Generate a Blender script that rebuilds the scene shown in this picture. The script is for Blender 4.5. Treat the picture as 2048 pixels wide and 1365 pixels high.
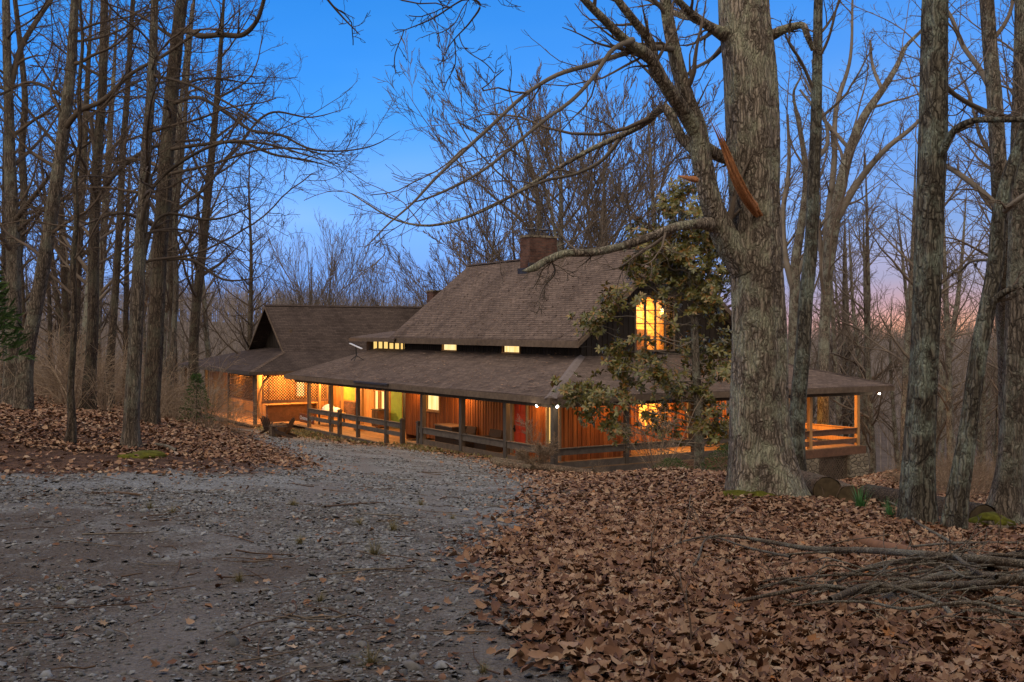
import bpy, math, random
import numpy as np
from mathutils import Vector, Matrix, noise as mnoise
R = math.radians
rng = np.random.default_rng(7)
random.seed(7)
for o in list(bpy.data.objects): bpy.data.objects.remove(o)
SC = bpy.context.scene
COL = SC.collection

# ------------------------------------------------------------------ camera
FPX, HOR, EYE = 1950.0, 660.0, 1.6          # focal length and horizon in the photograph's 2048-pixel frame
cam_d = bpy.data.cameras.new("camera"); cam = bpy.data.objects.new("camera", cam_d); COL.objects.link(cam)
cam.location = (0, 0, EYE); cam.rotation_euler = (R(90), 0, 0)
cam_d.lens = FPX/2048*36; cam_d.sensor_width = 36
cam_d.shift_y = -(682.5-HOR)/2048
cam_d.clip_end = 3000; cam_d.clip_start = 0.05
SC.camera = cam

# ------------------------------------------------------------------ world, sun, exposure
world = bpy.data.worlds.new("World"); SC.world = world; world.use_nodes = True
nt = world.node_tree; nt.nodes.clear()
N = nt.nodes.new; L = nt.links.new
wo = N('ShaderNodeOutputWorld'); bg = N('ShaderNodeBackground'); L(bg.outputs[0], wo.inputs[0])
sky = N('ShaderNodeTexSky'); sky.sky_type = 'NISHITA'; sky.sun_disc = False
SUN_EL, SUN_ROT = R(2.0), R(38)
sky.sun_elevation = SUN_EL; sky.sun_rotation = SUN_ROT; sky.altitude = 200
sky.air_density = 1.0; sky.dust_density = 0.6; sky.ozone_density = 5.0
# dusk colours of the sky dome itself: deep blue overhead, lavender then pink over the horizon to the right
tc = N('ShaderNodeTexCoord'); sep = N('ShaderNodeSeparateXYZ'); L(tc.outputs['Generated'], sep.inputs[0])
def ramp(stops, interp='LINEAR'):
    r = N('ShaderNodeValToRGB'); e = r.color_ramp.elements; r.color_ramp.interpolation = interp
    while len(e) < len(stops): e.new(0.5)
    for q, (p, c) in zip(e, stops): q.position = p; q.color = (*c, 1)
    return r
def wmix(a, b, f, mode='MIX'):
    m = N('ShaderNodeMix'); m.data_type = 'RGBA'; m.blend_type = mode
    for s, x in ((m.inputs[0], f), (m.inputs[6], a), (m.inputs[7], b)):
        if isinstance(x, (int, float)): s.default_value = x
        elif isinstance(x, tuple): s.default_value = (*x, 1)
        else: L(x, s)
    return m.outputs[2]
def wmath(op, a, b=None, clamp=False):
    m = N('ShaderNodeMath'); m.operation = op; m.use_clamp = clamp
    for s, x in ((m.inputs[0], a), (m.inputs[1], b)):
        if x is None: continue
        if isinstance(x, (int, float)): s.default_value = x
        else: L(x, s)
    return m.outputs[0]
west = ramp([(0.0, (.80, .38, .22)), (.022, (.46, .29, .29)), (.05, (.28, .30, .44)), (.10, (.19, .32, .62)), (.2, (.10, .30, .76)), (.33, (.045, .24, .72)), (1, (.03, .15, .5))])
east = ramp([(0.0, (.17, .31, .66)), (.05, (.17, .35, .80)), (.11, (.17, .41, .95)), (.21, (.05, .29, .84)), (.33, (.024, .21, .68)), (1, (.02, .14, .55))])
L(sep.outputs[2], west.inputs[0]); L(sep.outputs[2], east.inputs[0])
az = wmath('MULTIPLY_ADD', sep.outputs[0], 2.1); az.node.inputs[2].default_value = 0.17; az.node.use_clamp = True
dusk = wmix(east.outputs[0], west.outputs[0], az)
nz = N('ShaderNodeTexNoise'); nz.inputs['Scale'].default_value = 2.2; nz.inputs['Detail'].default_value = 3
mp = N('ShaderNodeMapping'); mp.inputs['Scale'].default_value = (1, 1, 4); L(tc.outputs['Generated'], mp.inputs[0]); L(mp.outputs[0], nz.inputs[0])
cl = ramp([(.30, (.92, .95, .98)), (.5, (1.02, 1.0, 1.0)), (.72, (1.5, 1.12, .98))]); L(nz.outputs[0], cl.inputs[0])
dusk = wmix(dusk, cl.outputs[0], 1.0, 'MULTIPLY')
skyn = wmix(sky.outputs[0], (.35, .35, .42), 1.0, 'MULTIPLY')
# the sky behind the camera and overhead: pale, nearly neutral fill light added
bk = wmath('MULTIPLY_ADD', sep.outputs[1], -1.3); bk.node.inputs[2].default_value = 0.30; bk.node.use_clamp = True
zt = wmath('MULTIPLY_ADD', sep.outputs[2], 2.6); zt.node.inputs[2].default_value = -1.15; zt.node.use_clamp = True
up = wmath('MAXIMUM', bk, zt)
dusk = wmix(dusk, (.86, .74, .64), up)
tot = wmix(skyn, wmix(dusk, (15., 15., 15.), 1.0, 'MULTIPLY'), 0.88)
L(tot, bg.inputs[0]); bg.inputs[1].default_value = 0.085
sun_d = bpy.data.lights.new("sun", 'SUN'); sun = bpy.data.objects.new("sun", sun_d); COL.objects.link(sun)
sun_d.energy = 1.3; sun_d.angle = R(60); sun_d.color = (1, .86, .76)
sun.rotation_euler = (R(52), 0, R(-35))      # last soft light of the evening sky behind the camera
SC.view_settings.view_transform = 'Standard'; SC.view_settings.look = 'None'
SC.view_settings.exposure = 0.2; SC.view_settings.gamma = 1.0
SC.cycles.max_bounces = 5; SC.cycles.diffuse_bounces = 3; SC.cycles.transparent_max_bounces = 8
SC.cycles.use_denoising = True
SC.cycles.sample_clamp_indirect = 4.0
SC.cycles.use_adaptive_sampling = True

# ------------------------------------------------------------------ materials
def new_mat(name, rough=0.85, spec=0.3):
    m = bpy.data.materials.new(name); m.use_nodes = True
    b = m.node_tree.nodes['Principled BSDF']
    b.inputs['Roughness'].default_value = rough
    b.inputs['Specular IOR Level'].default_value = spec
    return m, m.node_tree, b
class G:
    """small node builder"""
    def __init__(s, t): s.t = t
    def n(s, ty, **kw):
        q = s.t.nodes.new(ty)
        for k, v in kw.items():
            if k in q.inputs: q.inputs[k].default_value = v
            else: setattr(q, k, v)
        return q
    def l(s, a, b): s.t.links.new(a, b)
    def mapping(s, src, scale, rot=(0, 0, 0)):
        m = s.n('ShaderNodeMapping'); m.inputs['Scale'].default_value = scale; m.inputs['Rotation'].default_value = rot
        s.l(src, m.inputs[0]); return m.outputs[0]
    def noise(s, vec, scale, detail=4, rough=.55):
        q = s.n('ShaderNodeTexNoise'); q.inputs['Scale'].default_value = scale; q.inputs['Detail'].default_value = detail
        q.inputs['Roughness'].default_value = rough; s.l(vec, q.inputs['Vector']); return q.outputs[0]
    def voro(s, vec, scale, feature='F1', out='Distance'):
        q = s.n('ShaderNodeTexVoronoi'); q.feature = feature; q.inputs['Scale'].default_value = scale
        s.l(vec, q.inputs['Vector']); return q.outputs[out]
    def ramp(s, f, stops):
        r = s.n('ShaderNodeValToRGB'); e = r.color_ramp.elements
        while len(e) < len(stops): e.new(0.5)
        for q, (p, c) in zip(e, stops): q.position = p; q.color = (*c, 1) if isinstance(c, tuple) else (c, c, c, 1)
        s.l(f, r.inputs[0]); return r.outputs[0]
    def mix(s, a, b, f=.5, mode='MIX'):
        m = s.n('ShaderNodeMix'); m.data_type = 'RGBA'; m.blend_type = mode
        for k, x in ((m.inputs[0], f), (m.inputs[6], a), (m.inputs[7], b)):
            if isinstance(x, (int, float)): k.default_value = x
            elif isinstance(x, tuple): k.default_value = (*x, 1)
            else: s.l(x, k)
        return m.outputs[2]
    def math(s, op, a, b=0.0, c=0.0, clamp=False):
        m = s.n('ShaderNodeMath'); m.operation = op; m.use_clamp = clamp
        for k, x in ((m.inputs[0], a), (m.inputs[1], b), (m.inputs[2], c)):
            if isinstance(x, (int, float)): k.default_value = x
            else: s.l(x, k)
        return m.outputs[0]
    def bump(s, h, bsdf, strength=.6, dist=.02):
        b = s.n('ShaderNodeBump'); b.inputs['Strength'].default_value = strength; b.inputs['Distance'].default_value = dist
        s.l(h, b.inputs['Height']); s.l(b.outputs[0], bsdf.inputs['Normal'])
def coord(g, kind='Object'):
    return g.n('ShaderNodeTexCoord').outputs[kind]

def mat_bark(name, base=(.14, .115, .09), dark=(.03, .024, .018), lichen=(.20, .215, .165), lich=.5, sc=1.0):
    m, t, b = new_mat(name, .95, .15); g = G(t)
    oc = coord(g); v = g.mapping(oc, (19*sc, 19*sc, 3.0*sc))
    wv = g.noise(g.mapping(oc, (6*sc, 6*sc, 3*sc)), 1.0, 3)
    add = g.n('ShaderNodeVectorMath'); add.operation = 'ADD'; g.l(v, add.inputs[0])
    sc2 = g.n('ShaderNodeVectorMath'); sc2.operation = 'SCALE'; sc2.inputs['Scale'].default_value = 1.7
    nc = g.n('ShaderNodeTexNoise'); nc.inputs['Scale'].default_value = 4*sc; nc.inputs['Detail'].default_value = 3; g.l(oc, nc.inputs[0])
    g.l(nc.outputs['Color'], sc2.inputs[0]); g.l(sc2.outputs[0], add.inputs[1])
    e = g.voro(add.outputs[0], 1.0, 'DISTANCE_TO_EDGE')
    add2 = g.n('ShaderNodeVectorMath'); add2.operation = 'ADD'; g.l(g.mapping(oc, (8*sc, 8*sc, 1.1*sc), (0, 0, .4)), add2.inputs[0]); g.l(sc2.outputs[0], add2.inputs[1])
    e2 = g.voro(add2.outputs[0], 1.0, 'DISTANCE_TO_EDGE')
    ridge = g.math('MULTIPLY', g.ramp(e, [(0.0, .30), (.07, .55), (.22, 1.0)]), g.ramp(e2, [(0.0, .10), (.05, .55), (.15, 1.0)]))
    fine = g.noise(g.mapping(oc, (60*sc, 60*sc, 22*sc)), 1.0, 4, .7)
    h = g.math('MULTIPLY_ADD', fine, .28, ridge)
    n2 = g.noise(oc, 2.3, 5, .65); n3 = g.noise(g.mapping(oc, (1.5, 1.5, .8)), 1.0, 4, .6)
    c = g.mix(dark, g.mix(base, g.ramp(n3, [(.3, (.62, .58, .55)), (.7, (1.2, 1.2, 1.2))]), 1.0, 'MULTIPLY'), ridge)
    c = g.mix(c, g.ramp(fine, [(.3, .6), (.7, 1.35)]), 1.0, 'MULTIPLY')
    lf = g.math('MULTIPLY', g.ramp(n2, [(.47, 0.0), (.60, 1.0)]), g.ramp(fine, [(.35, .2), (.6, 1.0)]))
    lf = g.math('MULTIPLY', lf, lich)
    c = g.mix(c, lichen, lf)
    g.l(c, b.inputs['Base Color']); g.bump(h, b, .9, .035/sc)
    return m
def mat_twig(name, col, var=.3):
    m, t, b = new_mat(name, .9, .15); g = G(t)
    n = g.noise(coord(g), 1.3, 3)
    f = g.ramp(n, [(.3, 1-var), (.7, 1+var)])
    g.l(g.mix(col, f, 1.0, 'MULTIPLY'), b.inputs['Base Color'])
    return m
def island_col(g, stops):
    geo = g.n('ShaderNodeNewGeometry'); return g.ramp(geo.outputs['Random Per Island'], stops)
def mat_island(name, stops, rough=.8, spec=.25, nscale=30, nvar=.2, bump=0.0):
    m, t, b = new_mat(name, rough, spec); g = G(t)
    c = island_col(g, stops); oc = coord(g)
    n = g.noise(oc, nscale, 3)
    c = g.mix(c, g.ramp(n, [(.25, 1-nvar), (.75, 1+nvar)]), 1.0, 'MULTIPLY')
    g.l(c, b.inputs['Base Color'])
    if bump: g.bump(n, b, .5, bump)
    return m
def mat_wood(name, stops, grain=(3, 3, 40), rough=.75, spec=.25, var=.3, bump=.004, uv=False):
    """boards: tone per board, long grain noise"""
    m, t, b = new_mat(name, rough, spec); g = G(t)
    c = island_col(g, stops); oc = coord(g)
    n = g.noise(g.mapping(oc, grain), 1.0, 5, .6)
    n2 = g.noise(oc, .8, 4, .6)
    c = g.mix(c, g.ramp(n, [(.25, 1-var), (.75, 1+var)]), 1.0, 'MULTIPLY')
    c = g.mix(c, g.ramp(n2, [(.3, .82), (.7, 1.12)]), 1.0, 'MULTIPLY')
    g.l(c, b.inputs['Base Color']); g.bump(n, b, .5, bump)
    return m
def mat_shingle(name, base):
    m, t, b = new_mat(name, .95, .12); g = G(t)
    uv = coord(g, 'UV')
    br = g.n('ShaderNodeTexBrick'); g.l(uv, br.inputs['Vector'])
    br.inputs['Scale'].default_value = 1.0; br.inputs['Brick Width'].default_value = .33; br.inputs['Row Height'].default_value = .15
    br.inputs['Mortar Size'].default_value = .008; br.inputs['Mortar Smooth'].default_value = .1; br.inputs['Bias'].default_value = 0
    br.inputs['Color1'].default_value = (*[x*1.18 for x in base], 1); br.inputs['Color2'].default_value = (*[x*.80 for x in base], 1)
    br.inputs['Mortar'].default_value = (*[x*.42 for x in base], 1)
    sx = g.n('ShaderNodeSeparateXYZ'); g.l(uv, sx.inputs[0])
    saw = g.math('FRACT', g.math('DIVIDE', sx.outputs[1], .15))
    band = g.ramp(saw, [(0.0, .45), (.2, .9), (1.0, 1.15)])      # every course darker along its lower edge
    big = g.noise(g.mapping(uv, (1.4, .5, 1)), .45, 5, .7); mid = g.noise(g.mapping(uv, (.5, 6, 1)), 1.0, 3); sp = g.noise(uv, 9, 3, .7)
    c = g.mix(br.outputs['Color'], band, 1.0, 'MULTIPLY')
    c = g.mix(c, g.ramp(big, [(.3, (.66, .64, .62)), (.5, (1, .98, .96)), (.7, (1.2, 1.18, 1.14))]), 1.0, 'MULTIPLY')
    c = g.mix(c, g.ramp(mid, [(.3, .85), (.7, 1.13)]), 1.0, 'MULTIPLY')
    c = g.mix(c, g.ramp(sp, [(.3, .8), (.7, 1.2)]), 1.0, 'MULTIPLY')
    g.l(c, b.inputs['Base Color'])
    h = g.math('MULTIPLY_ADD', br.outputs['Fac'], -.5, g.math('SUBTRACT', 1.0, saw)); g.bump(h, b, .7, .02)
    return m
def mat_brick(name):
    m, t, b = new_mat(name, .95, .1); g = G(t); uv = coord(g, 'UV')
    br = g.n('ShaderNodeTexBrick'); g.l(uv, br.inputs['Vector'])
    br.inputs['Scale'].default_value = 1.0; br.inputs['Brick Width'].default_value = .23; br.inputs['Row Height'].default_value = .08
    br.inputs['Mortar Size'].default_value = .007
    br.inputs['Color1'].default_value = (.15, .075, .055, 1); br.inputs['Color2'].default_value = (.078, .046, .038, 1); br.inputs['Mortar'].default_value = (.12, .10, .085, 1)
    n = g.noise(uv, 1.2, 5, .7)
    c = g.mix(br.outputs['Color'], g.ramp(n, [(.35, (.45, .42, .42)), (.6, (1.1, 1.05, 1))]), 1.0, 'MULTIPLY')
    g.l(c, b.inputs['Base Color']); g.bump(br.outputs['Fac'], b, -.6, .01)
    return m
def mat_stone(name, cols=((.17, .14, .10), (.30, .25, .17))):
    m, t, b = new_mat(name, .95, .15); g = G(t); oc = coord(g)
    v = g.mapping(oc, (3.2, 3.2, 6)); cc = g.voro(v, 1.0, 'F1', 'Color'); e = g.voro(v, 1.0, 'DISTANCE_TO_EDGE')
    sx = g.n('ShaderNodeSeparateXYZ'); g.l(cc, sx.inputs[0])
    c = g.ramp(sx.outputs[0], [(0, cols[0]), (1, cols[1])]); c = g.mix((.07, .06, .045), c, g.ramp(e, [(.02, 0.0), (.08, 1.0)]))
    g.l(c, b.inputs['Base Color']); g.bump(g.ramp(e, [(0, 0.0), (.15, 1.0)]), b, .8, .03)
    return m
def mat_plain(name, col, rough=.6, spec=.3, metal=0.0, var=.15, scale=4):
    m, t, b = new_mat(name, rough, spec); g = G(t); b.inputs['Metallic'].default_value = metal
    n = g.noise(coord(g), scale, 4)
    g.l(g.mix(col, g.ramp(n, [(.3, 1-var), (.7, 1+var)]), 1.0, 'MULTIPLY'), b.inputs['Base Color'])
    return m
def mat_emit(name, col, strength, stops=None, scale=1.5, stretch=(1, 1, .4)):
    m, t, b = new_mat(name, .4, .4); g = G(t)
    b.inputs['Base Color'].default_value = (*[c*.3 for c in col], 1)
    b.inputs['Emission Strength'].default_value = strength
    if stops:
        n = g.noise(g.mapping(coord(g), stretch), scale, 4, .6)
        g.l(g.ramp(n, stops), b.inputs['Emission Color'])
    else: b.inputs['Emission Color'].default_value = (*col, 1)
    return m

M = {}
M['oak'] = mat_bark('oak_bark', (.36, .305, .235), (.045, .034, .024), (.36, .37, .25), .85, 1.0)
M['bark'] = mat_bark('forest_bark', (.26, .22, .17), (.035, .028, .021), (.30, .315, .235), .8, 1.2)
M['bark_left'] = mat_bark('brown_forest_bark', (.19, .155, .118), (.030, .024, .018), (.22, .225, .165), .6, 1.3)
M['bark_green'] = mat_bark('lichen_bark', (.19, .172, .13), (.028, .023, .017), (.255, .29, .22), 1.0, 1.0)
M['bark_dark'] = mat_bark('dark_bark', (.135, .104, .075), (.022, .016, .012), (.13, .13, .09), .55, 1.4)
M['limb'] = mat_twig('limb_bark', (.165, .14, .108)); M['twig'] = mat_twig('twig_bark', (.15, .118, .088))
M['twig_dark'] = mat_twig('dark_twig_bark', (.088, .066, .048)); M['limb_dark'] = mat_twig('dark_limb_bark', (.075, .058, .042))
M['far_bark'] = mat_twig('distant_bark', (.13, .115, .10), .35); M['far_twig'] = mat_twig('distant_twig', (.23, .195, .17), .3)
M['raw'] = mat_wood('torn_wood', [(0, (.30, .12, .045)), (1, (.42, .19, .08))], (60, 60, 5), var=.7, bump=.03)
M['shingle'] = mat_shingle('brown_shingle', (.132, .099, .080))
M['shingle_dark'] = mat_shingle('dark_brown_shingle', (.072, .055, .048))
M['brick'] = mat_brick('chimney_brick')
M['stone'] = mat_stone('pier_stone')
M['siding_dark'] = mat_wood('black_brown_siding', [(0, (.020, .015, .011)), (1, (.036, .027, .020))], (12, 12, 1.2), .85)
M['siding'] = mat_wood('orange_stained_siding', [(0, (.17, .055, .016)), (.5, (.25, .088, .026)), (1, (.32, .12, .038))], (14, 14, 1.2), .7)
M['pine'] = mat_wood('golden_pine_boards', [(0, (.30, .15, .05)), (1, (.44, .24, .09))], (14, 14, 1.2), .65)
M['trim'] = mat_wood('weathered_brown_trim', [(0, (.105, .075, .05)), (1, (.145, .105, .072))], (5, 5, 5), .85)
M['rail'] = mat_wood('grey_brown_rail', [(0, (.085, .068, .052)), (1, (.14, .115, .09))], (5, 5, 5), .85)
M['post'] = mat_wood('dark_post_wood', [(0, (.055, .045, .036)), (1, (.085, .07, .055))], (9, 9, 1.5), .85)
M['deck'] = mat_wood('deck_boards', [(0, (.20, .12, .06)), (1, (.28, .17, .09))], (6, 6, 6), .8)
M['deck_red'] = mat_wood('red_brown_skirt_wood', [(0, (.12, .062, .036)), (1, (.16, .085, .05))], (6, 6, 6), .85)
M['trimlight'] = mat_plain('taupe_door_trim', (.20, .165, .12), .7)
M['door'] = mat_plain('red_door_paint', (.42, .045, .012), .55, .3)
M['green'] = mat_plain('green_paint', (.17, .30, .045), .7)
M['black'] = mat_plain('black_metal', (.012, .012, .012), .5, .4)
M['darkhole'] = mat_plain('dark_opening_panel', (.008, .009, .012), .6)  # near-black colour painted in for the dark inside openings
M['white'] = mat_plain('white_plastic', (.75, .76, .78), .4, .4, var=.04)
M['wicker'] = mat_plain('dark_wicker', (.055, .036, .024), .8, .2, var=.5, scale=40)
M['wickerl'] = mat_wood('weathered_table_boards', [(0, (.16, .10, .06)), (1, (.20, .13, .08))])
M['flue'] = mat_plain('flue_metal', (.06, .055, .055), .5, .4, .6)
M['lead'] = mat_plain('smooth_hip_strip', (.175, .145, .13), .95, .1, 0.0)
WIN = [(.25, (1.0, .50, .10)), (.5, (1.0, .66, .20)), (.7, (1.0, .80, .36))]
M['glow'] = mat_emit('lit_window_glass', (1, .6, .2), .95, WIN, 1.6, (5, 5, .35))
M['glow_hot'] = mat_emit('bright_lit_glass', (1, .8, .4), 1.05, [(.25, (1, .42, .08)), (.45, (1, .66, .22)), (.65, (1, .84, .46))], 1.4, (5, 5, .35))
M['glow_gold'] = mat_emit('gold_lit_glass', (1, .5, .1), 1.0, [(.28, (.85, .20, .012)), (.42, (1.0, .34, .02)), (.55, (1.0, .50, .04)), (.75, (1, .68, .13))], 2.6, (1, 1, 1))
gm2, gt2, gb2 = new_mat('window_pane_glass', .05, .5); g2 = G(gt2)
tr_ = g2.n('ShaderNodeBsdfTransparent'); gl_ = g2.n('ShaderNodeBsdfGlossy'); gl_.inputs['Roughness'].default_value = .03; fr_ = g2.n('ShaderNodeFresnel'); mx_ = g2.n('ShaderNodeMixShader')
g2.l(fr_.outputs[0], mx_.inputs[0]); g2.l(tr_.outputs[0], mx_.inputs[1]); g2.l(gl_.outputs[0], mx_.inputs[2]); g2.l(mx_.outputs[0], [n for n in gt2.nodes if n.type == 'OUTPUT_MATERIAL'][0].inputs[0])
M['glass'] = gm2
M['bulb'] = mat_emit('flood_bulb', (1, .9, .75), 14)
M['bulb_warm'] = mat_emit('porch_bulb', (1, .6, .25), 9)
M['leaf'] = mat_island('dead_leaf', [(0, (.075, .034, .018)), (.25, (.15, .070, .036)), (.5, (.215, .115, .062)), (.75, (.275, .165, .097)), (.92, (.34, .225, .140)), (.97, (.40, .30, .20)), (1, (.32, .12, .028))], .75, .3, 12, .22)
M['gravel'] = mat_island('gravel_stone', [(0, (.070, .068, .063)), (.3, (.135, .136, .130)), (.55, (.165, .155, .138)), (.8, (.21, .222, .225)), (.95, (.28, .285, .275)), (1, (.20, .10, .055))], .85, .3, 25, .15)
M['twigs'] = mat_island('dead_twig', [(0, (.07, .04, .025)), (.6, (.13, .085, .055)), (1, (.20, .17, .13))], .9)
M['stick'] = mat_bark('stick_bark', (.24, .20, .15), (.07, .055, .04), (.30, .30, .24), .7, 3.0)
M['char'] = mat_plain('charred_wood', (.012, .010, .009), .98, .05)
M['log'] = mat_bark('log_bark', (.30, .215, .145), (.05, .032, .02), (.17, .17, .11), .4, 1.2)
M['cut'] = mat_plain('sawn_wood', (.085, .062, .035), .85, .15, var=.4, scale=9)
M['rot'] = mat_wood('rotten_wood', [(0, (.15, .07, .03)), (1, (.24, .12, .055))], (20, 20, 3))
M['moss'] = mat_plain('moss', (.085, .085, .012), .95, .1, var=.5, scale=14)
M['grass'] = mat_island('dry_grass', [(0, (.11, .10, .03)), (.5, (.20, .17, .07)), (1, (.28, .22, .11))], .8)
M['greenblade'] = mat_island('green_blade', [(0, (.03, .11, .03)), (1, (.07, .20, .05))], .6, .4)
M['weed'] = mat_island('dry_weed', [(0, (.13, .085, .05)), (.5, (.22, .155, .10)), (1, (.33, .25, .165))], .85)
M['cedar'] = mat_island('evergreen_needle', [(0, (.025, .055, .012)), (1, (.06, .10, .022))], .8)
M['mag'] = mat_island('glossy_evergreen_leaf', [(0, (.060, .066, .014)), (.45, (.115, .112, .024)), (.75, (.165, .138, .030)), (1, (.25, .115, .028))], .38, .5, 6, .2)
M['curtain'] = mat_plain('cream_curtain_cloth', (.62, .50, .34), .9, .1)
M['room_pine'] = mat_wood('knotty_pine_room_boards', [(0, (.42, .25, .09)), (1, (.60, .38, .16))], (3, 14, 14), .5)
M['adir'] = mat_plain('weathered_chair_wood', (.055, .035, .025), .8)
M['sign'] = mat_plain('red_brown_sign', (.16, .055, .025), .7)

# ------------------------------------------------------------------ mesh helpers
def link(name, me, mat=None, parent=None, label=None, category=None, group=None, kind=None):
    o = bpy.data.objects.new(name, me); COL.objects.link(o)
    if me is not None and mat is not None:
        for x in (mat if isinstance(mat, (list, tuple)) else [mat]): me.materials.append(M[x] if isinstance(x, str) else x)
    if parent is not None: o.parent = parent
    if label: o['label'] = label
    if category: o['category'] = category
    if group: o['group'] = group
    if kind: o['kind'] = kind
    return o
def empty(name, loc=(0, 0, 0), rz=0.0, label=None, category=None, group=None, parent=None):
    o = link(name, None, None, parent, label, category, group); o.location = loc; o.rotation_euler = (0, 0, rz); return o
def fast_mesh(name, V, Q=None, T=None, smooth=True, mat_index=None):
    me = bpy.data.meshes.new(name)
    V = np.asarray(V, dtype=np.float32).reshape(-1, 3)
    me.vertices.add(len(V)); me.vertices.foreach_set('co', V.ravel())
    loops = []; starts = []; n = 0
    for F, k in ((Q, 4), (T, 3)):
        if F is None or len(F) == 0: continue
        F = np.asarray(F, dtype=np.int32).reshape(-1, k); loops.append(F.ravel())
        starts.append(n+np.arange(len(F), dtype=np.int32)*k); n += len(F)*k
    loops = np.concatenate(loops); starts = np.concatenate(starts)
    me.loops.add(len(loops)); me.loops.foreach_set('vertex_index', loops)
    me.polygons.add(len(starts)); me.polygons.foreach_set('loop_start', starts)
    if mat_index is not None: me.polygons.foreach_set('material_index', np.asarray(mat_index, dtype=np.int32))
    me.update(calc_edges=True)
    if smooth: me.polygons.foreach_set('use_smooth', np.ones(len(starts), dtype=bool))
    return me
def auto_uv(me):
    uvl = me.uv_layers.new(name='uv')
    for p in me.polygons:
        n = p.normal
        if abs(n.z) > .995: t = Vector((1, 0, 0)); b = Vector((0, 1, 0))
        else: t = Vector((0, 0, 1)).cross(n).normalized(); b = n.cross(t)
        for li in p.loop_indices:
            c = me.vertices[me.loops[li].vertex_index].co
            uvl.data[li].uv = (c.dot(t), c.dot(b))
class MB:
    def __init__(s, fz=None): s.v = []; s.f = []; s.fz = fz
    def pt(s, p):
        p = Vector(p)
        if s.fz: p.z += s.fz(p)
        s.v.append(p); return len(s.v)-1
    def poly(s, pts): s.f.append([s.pt(p) for p in pts])
    def box(s, a, b):
        x0, y0, z0 = [min(i, j) for i, j in zip(a, b)]; x1, y1, z1 = [max(i, j) for i, j in zip(a, b)]
        q = [s.pt(p) for p in ((x0, y0, z0), (x1, y0, z0), (x1, y1, z0), (x0, y1, z0), (x0, y0, z1), (x1, y0, z1), (x1, y1, z1), (x0, y1, z1))]
        for f in ((0, 3, 2, 1), (4, 5, 6, 7), (0, 1, 5, 4), (1, 2, 6, 5), (2, 3, 7, 6), (3, 0, 4, 7)): s.f.append([q[i] for i in f])
    def beam(s, p, q, w, h, up=(0, 0, 1)):
        """a bar from p to q, w across, h along up"""
        p = Vector(p); q = Vector(q); d = (q-p).normalized(); sd = d.cross(Vector(up)).normalized(); u = sd.cross(d)
        c = [(-1, -1), (1, -1), (1, 1), (-1, 1)]
        a = [s.pt(p+sd*(i*w/2)+u*(j*h/2)) for i, j in c]; b = [s.pt(q+sd*(i*w/2)+u*(j*h/2)) for i, j in c]
        s.f.append(a[::-1]); s.f.append(b)
        for i in range(4): s.f.append([a[i], a[(i+1) % 4], b[(i+1) % 4], b[i]])
    def prism(s, poly, off):
        """polygon extruded by a vector"""
        off = Vector(off); a = [s.pt(p) for p in poly]; b = [s.pt(Vector(p)+off) for p in poly]; k = len(a)
        s.f.append(a[::-1]); s.f.append(b)
        for i in range(k): s.f.append([a[i], a[(i+1) % k], b[(i+1) % k], b[i]])
    def cyl(s, p, q, r0, r1, n=12, caps=True):
        p = Vector(p); q = Vector(q); d = (q-p).normalized(); a = d.orthogonal().normalized(); b = d.cross(a)
        A = [s.pt(p+(a*math.cos(t)+b*math.sin(t))*r0) for t in [2*math.pi*i/n for i in range(n)]]
        B = [s.pt(q+(a*math.cos(t)+b*math.sin(t))*r1) for t in [2*math.pi*i/n for i in range(n)]]
        for i in range(n): s.f.append([A[i], A[(i+1) % n], B[(i+1) % n], B[i]])
        if caps: s.f.append(A[::-1]); s.f.append(B)
    def ball(s, c, r, n=10, sq=(1, 1, 1)):
        c = Vector(c); rows = []
        for j in range(n//2+1):
            th = math.pi*j/(n//2)
            rows.append([s.pt(c+Vector((math.sin(th)*math.cos(2*math.pi*i/n)*sq[0], math.sin(th)*math.sin(2*math.pi*i/n)*sq[1], math.cos(th)*sq[2]))*r) for i in range(n)])
        for j in range(n//2):
            for i in range(n): s.f.append([rows[j][i], rows[j+1][i], rows[j+1][(i+1) % n], rows[j][(i+1) % n]])
    def build(s, name, mat, parent=None, bevel=0.0, smooth=False, uv=True, **kw):
        me = bpy.data.meshes.new(name); me.from_pydata([tuple(v) for v in s.v], [], s.f); me.update()
        if uv: auto_uv(me)
        if smooth: me.polygons.foreach_set('use_smooth', [True]*len(me.polygons))
        o = link(name, me, mat, parent, **kw)
        if bevel:
            b = o.modifiers.new('bevel', 'BEVEL'); b.width = bevel; b.segments = 1; b.limit_method = 'ANGLE'
        return o
def px(x, y, Y):
    """the point at depth Y seen at (x, y) of the photograph"""
    return Vector(((x-1024)/FPX*Y, Y, EYE-(y-HOR)/FPX*Y))

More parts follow.
